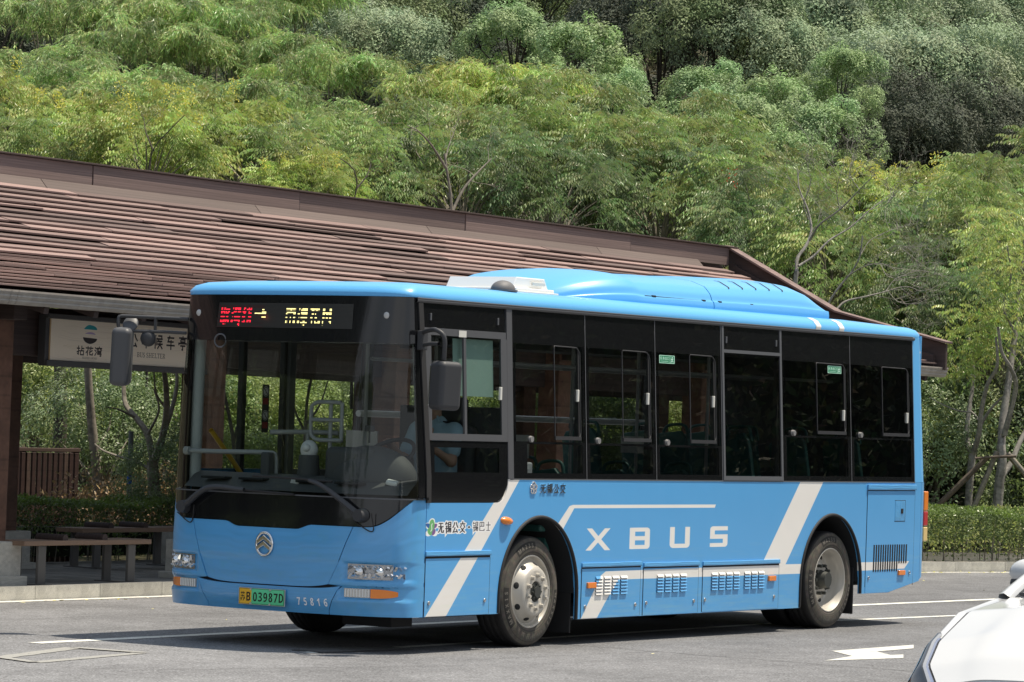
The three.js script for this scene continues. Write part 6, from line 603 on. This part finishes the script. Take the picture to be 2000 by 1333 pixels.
traced('staked_tree', 'slender grey tree with forked trunk nearest the bus tail, braced by leaning poles', 59, [[[[1889, 1088], [1893, 960], [1897, 910], [1900, 885]], 0.072, 0.0620], [[[1900, 890], [1889, 860], [1895, 790], [1902, 730], [1893, 660]], 0.050, 0.0223], [[[1900, 890], [1912, 850], [1918, 800], [1930, 750], [1948, 715], [1946, 660]], 0.050, 0.0198], [[[1912, 860], [1915, 830], [1908, 815], [1895, 802]], 0.027, 0.0149], [[[1897, 806], [1870, 802], [1840, 790], [1815, 776]], 0.015, 0.0074], [[[1912, 838], [1935, 800], [1970, 765]], 0.032, 0.0149]], barkGrey, [[1870, 700, 60, 99], [1930, 660, 60, 99], [1905, 620, 70, 99]], LM.yellow);
traced('staked_tree', 'taller grey tree with twin stems at the right edge, tied to wooden stakes', 58.5, [[[[1943, 1088], [1952, 950], [1958, 900], [1955, 870]], 0.093, 0.0744], [[[1956, 880], [1958, 830], [1968, 760], [1976, 700], [1985, 640], [1990, 560]], 0.072, 0.0372], [[[1962, 850], [1978, 790], [1985, 750], [1975, 720], [1958, 690], [1950, 640]], 0.050, 0.0223], [[[1958, 930], [1975, 905], [1990, 870], [2010, 830]], 0.050, 0.0372], [[[1983, 650], [1960, 600], [1975, 540], [1968, 480]], 0.025, 0.0099], [[[1988, 580], [2005, 520], [2000, 470]], 0.025, 0.0124]], barkGrey, [[1960, 520, 80, 154], [2000, 600, 70, 99], [1940, 440, 60, 88]], LM.yellow);
[[[1790, 1030], [1870, 945], [1930, 893], 'dark round prop pole leaning right against the nearest staked tree'], [[1882, 1040], [1915, 950], [1948, 882], 'pale round prop pole leaning steeply to the taller staked tree'], [[1968, 886], [1985, 905], [2010, 935], 'short prop pole leaning down to the right edge of the view']].forEach(([a, m, b, l], i) => { const P0 = stake(...a, 58), P1 = stake(...b, 58); const t = thing('support_pole', l, 'pole', [P0.x, P0.y, P0.z], 0); part(t, 'pole', limb([V(0, 0, 0), P1.clone().sub(P0).multiplyScalar(0.5), P1.clone().sub(P0)], 0.05, 0.042, 9, 8), i === 0 ? barkPole : barkPale); if (i === 1) part(t, 'cross_tie', limb([stake(1905, 896, 57.9).sub(P0), stake(1945, 893, 57.9).sub(P0), stake(1985, 892, 57.9).sub(P0)], 0.022, 0.022, 7, 6), barkPole); });
traced('bare_tree', 'almost leafless pale branching tree rising behind the right end of the shelter roof', 57, [[[[1545, 900], [1550, 700], [1550, 600], [1553, 560], [1556, 530]], 0.043, 0.0360], [[[1556, 535], [1558, 505], [1575, 480], [1585, 450], [1578, 410], [1562, 370], [1558, 330]], 0.031, 0.0072], [[[1582, 470], [1600, 440], [1640, 410], [1680, 370], [1710, 340]], 0.021, 0.0048], [[[1560, 520], [1590, 500], [1620, 470], [1660, 445], [1700, 410], [1740, 380]], 0.021, 0.0048], [[[1580, 430], [1570, 400], [1583, 360], [1575, 310]], 0.011, 0.0030], [[[1640, 410], [1635, 370], [1645, 330]], 0.009, 0.0024], [[[1680, 372], [1660, 340], [1668, 300]], 0.006, 0.0024], [[[1700, 410], [1730, 400], [1755, 370]], 0.006, 0.0024]], barkGrey, [], LM.green, undefined, 6);
traced('bare_tree', 'low leafless tree with spreading twigs just above the bus tail', 57, [[[[1600, 900], [1602, 740], [1605, 640], [1615, 600], [1640, 560], [1665, 530], [1680, 500], [1685, 460]], 0.031, 0.0108], [[[1630, 610], [1650, 590], [1690, 580], [1730, 570], [1770, 560], [1800, 570]], 0.019, 0.0048], [[[1655, 540], [1690, 520], [1720, 515], [1750, 525]], 0.012, 0.0036], [[[1730, 570], [1750, 545], [1790, 530]], 0.007, 0.0024], [[[1735, 570], [1755, 590], [1790, 595]], 0.007, 0.0024], [[[1690, 522], [1720, 495], [1760, 480], [1790, 495]], 0.007, 0.0024], [[[1680, 500], [1700, 470], [1740, 450], [1775, 440]], 0.007, 0.0024], [[[1720, 515], [1735, 540], [1770, 545]], 0.006, 0.0024]], barkGrey, [], LM.green, undefined, 6);
traced('branching_tree', 'thin dark branching tree standing just above the middle of the shelter ridge', 49.5, [[[[886, 800], [884, 600], [882, 420], [880, 380], [872, 330], [868, 300]], 0.035, 0.016], [[[884, 412], [905, 370], [935, 335], [960, 310]], 0.024, 0.008], [[[872, 330], [840, 280], [815, 255], [795, 245]], 0.02, 0.007], [[[870, 310], [878, 280], [890, 250]], 0.012, 0.004]], barkPale, [], LM.green, undefined, 3);
traced('branching_tree', 'thin twiggy tree poking above the left part of the shelter ridge', 49, [[[[686, 800], [688, 600], [690, 400], [697, 360], [690, 330], [665, 310]], 0.024, 0.007], [[[695, 370], [715, 345], [725, 320]], 0.014, 0.005]], barkDark, [], LM.green, undefined, 3);
traced('branching_tree', 'dark forked sapling above the roof over the far mirror', 48.5, [[[[286, 760], [288, 500], [290, 330], [300, 290], [330, 255], [360, 225]], 0.02, 0.006], [[[300, 295], [285, 260], [280, 230]], 0.012, 0.005]], barkDark, [], LM.green, undefined, 3);
// trunks seen through the open shelter
traced('pale_trunk_tree', 'pale leaning tree trunk behind the shelter hedge below the sign logo', 46.5, [[[[193, 985], [190, 930], [184, 880], [178, 820], [172, 740], [170, 680]], 0.075, 0.045], [[[186, 880], [200, 860], [215, 830]], 0.02, 0.01]], barkPale);
traced('dark_trunk_tree', 'thick dark tree trunk behind the slatted fence', 49, [[[[112, 985], [114, 900], [118, 820], [116, 700]], 0.1, 0.08]], barkDark);
traced('multi_stem_tree', 'multi stemmed sunlit tree beside the bus front behind the shelter', 45.5, [[[[305, 990], [300, 940], [298, 900]], 0.09, 0.075], [[[300, 910], [288, 850], [268, 820], [245, 790], [240, 740], [232, 700]], 0.05, 0.02], [[[300, 905], [318, 850], [325, 800], [322, 740], [312, 690]], 0.055, 0.025], [[[318, 850], [335, 800], [345, 750], [340, 700]], 0.035, 0.018], [[[288, 850], [310, 800], [300, 760]], 0.02, 0.01], [[[262, 815], [230, 800], [205, 795]], 0.018, 0.006], [[[305, 925], [270, 905], [225, 890], [200, 880], [185, 868]], 0.024, 0.01], [[[325, 800], [305, 770], [300, 720]], 0.018, 0.008]], barkPale);
traced('thin_trunk_tree', 'slim tree seen through the middle of the bus windscreen', 46, [[[[460, 960], [455, 860], [440, 780], [425, 720]], 0.03, 0.018], [[[455, 870], [470, 800], [475, 740]], 0.02, 0.01], [[[440, 800], [415, 770], [410, 730]], 0.012, 0.006]], barkPale);
traced('thin_trunk_tree', 'slender pale stems seen through the bus windscreen above the gate rail', 46.5, [[[[600, 960], [596, 860], [600, 780], [610, 730]], 0.03, 0.016], [[[598, 850], [575, 800], [565, 750]], 0.018, 0.01], [[[598, 830], [625, 790], [640, 745]], 0.016, 0.008]], barkPale);
{ const b = stake(251, 975, 46), t = thing('marker_post', 'slim grey metal post with a blue band behind the shelter hedge', 'post', [b.x, b.y, b.z]); part(t, 'shaft', cyl(0.032, 0.032, 1.1, 0, 0.3, 0, [0, 0, 0], 14), std([0.12, 0.14, 0.15], 0.5)); part(t, 'blue_band', cyl(0.034, 0.034, 0.1, 0, 0.24, 0, [0, 0, 0], 14), std('#2b66b5', 0.5)); }
{ const b = stake(1838, 960, 62), t = thing('garden_lamp', 'flat white lamp head on a thin pole among the trees right of the bus', 'lamp', [b.x, 0, b.z]); const h = stake(1890, 806, 62); part(t, 'pole', cyl(0.03, 0.03, h.y, h.x - b.x, h.y / 2, h.z - b.z), std([0.1, 0.1, 0.1], 0.6)); part(t, 'lamp_head', rbox(0.36, 0.07, 0.24, h.x - b.x, h.y, h.z - b.z, 0.02), std([0.5, 0.5, 0.48], 0.5)); }
{ // red trumpet flowers in the wood
  const t = thing('flowering_vine', 'small cluster of orange red flowers among leaves above the shelter roof end', 'flowers', [0, 0, 0]); const b = stake(1425, 345, 63); t.position.copy(b); const r = rngOf(8), Lf = new Leaves(); [[1417, 328], [1428, 342], [1436, 360], [1424, 350], [1440, 336]].forEach(([x, y]) => { const p = stake(x, y, 62.4).sub(b); for (let i = 0; i < 5; i++) Lf.leaf(p.clone().add(rdir(r, T1).multiplyScalar(0.05)), rdir(r).clone(), rdir(r).clone(), 0.045, 0.028, [1, 1, 1]); }); part(t, 'petal_cluster', Lf.geo(), phy([0.7, 0.12, 0.05], 1, { transmission: 0.2, vertexColors: true })); }
{ // fallen petals and leaf litter along the kerb
  const r = rngOf(44), Lf = new Leaves(); const add = (x, z, y = 0.006) => Lf.leaf(V(x, y, z), V(Math.cos(r() * 7), 0.1, Math.sin(r() * 7)).normalize(), V(Math.cos(r() * 7), 0.15, Math.sin(r() * 7)).normalize(), 0.03 + r() * 0.03, 0.03, [1, 1, 0.9 * r()]); for (let i = 0; i < 170; i++) { const x = 19 + r() * 9; add(x, kerbZ(x) + 0.06 + Math.abs(r() + r() - 1) * 0.35); } for (let i = 0; i < 60; i++) add(-3 + r() * 9, -6.7 + r() * 0.25); for (let i = 0; i < 26; i++) add(-2 + r() * 24, -6 + r() * 8); const m = part(scene, 'fallen_petals', Lf.geo(), std([0.6, 0.56, 0.45], 0.9, { vertexColors: true, side: THREE.DoubleSide })); tag(m, 'scattered pale fallen petals and leaf bits on the asphalt', 'petals', null, 'stuff'); }
{ const d = thing('drain_cover', 'dark iron drain grating set in the asphalt under the bus front', 'drain', [0.45, 0.003, -0.62], -0.12); part(d, 'frame', rbox(1.1, 0.008, 0.36, 0, 0.002, 0, 0.003), std([0.05, 0.05, 0.052], 0.7)); part(d, 'bars', Array.from({ length: 20 }, (_, i) => rbox(0.02, 0.01, 0.3, -0.5 + i * 0.052, 0.006, 0, 0.003)), std([0.1, 0.1, 0.1], 0.6)); }
{ // belt of tall dark trees across the road, which the bus side mirrors
  const r = rngOf(73), Lf = new Leaves(); for (let i = 0; i < 26000; i++) { const u = r(), x = 22 + u * 90, z = 33 + u * 6 - r() * 1.6, y = Math.pow(r(), 0.8) * 17 * (0.86 + 0.14 * vnoise(x * 0.4, 2)); const d = rdir(r).clone(); Lf.leaf(V(x, y, z), d, T2.crossVectors(d, rdir(r, T1)).normalize().clone(), 0.3 + r() * 0.3, 0.22, [0.6 + r() * 0.8, 0.6 + r() * 0.8, 0.7]); } const m = part(scene, 'tree_belt', Lf.geo(), LM.dark); tag(m, 'belt of tall dark trees across the road, mirrored in the bus windows', 'wood', null, 'stuff'); const b = part(scene, 'tree_belt_depth', Array.from({ length: 18 }, (_, k) => xf(new THREE.SphereGeometry(1, 10, 8), [24 + k * 5.1, 6.5, 36.5 + k * 0.34], [0, k, 0], [4, 8, 2.4])), std([0.02, 0.028, 0.014], 1)); tag(b, 'shaded inside of the tree belt across the road', 'wood', null, 'stuff'); }
{ // wooded bank along the road to the left, mirrored in the windscreen
  const r = rngOf(74), Lf = new Leaves(); for (let i = 0; i < 16000; i++) { const u = r(), x = -72 + u * 60, z = -24 - u * 26 + r() * 2, y = Math.pow(r(), 0.8) * 24; Lf.leaf(V(x, y, z), rdir(r).clone(), rdir(r).clone(), 0.4 + r() * 0.3, 0.28, [0.3 + r() * 0.4, 0.3 + r() * 0.4, 0.35]); } const m = part(scene, 'bank_wood', Lf.geo(), LM.dark); tag(m, 'dark wooded bank along the road to the left, mirrored in the windscreen', 'wood', null, 'stuff'); const b = part(scene, 'bank_wood_depth', Array.from({ length: 12 }, (_, k) => xf(new THREE.SphereGeometry(1, 10, 8), [-71 + k * 5.4, 9, -27 - k * 2.34], [0, k, 0], [4.5, 13, 3])), std([0.02, 0.028, 0.014], 1)); tag(b, 'shaded inside of the wooded bank to the left', 'wood', null, 'stuff'); }
scene.traverse((o) => { if (o.isMesh) { o.castShadow = true; o.receiveShadow = true; } });
renderer.render(scene, camera);
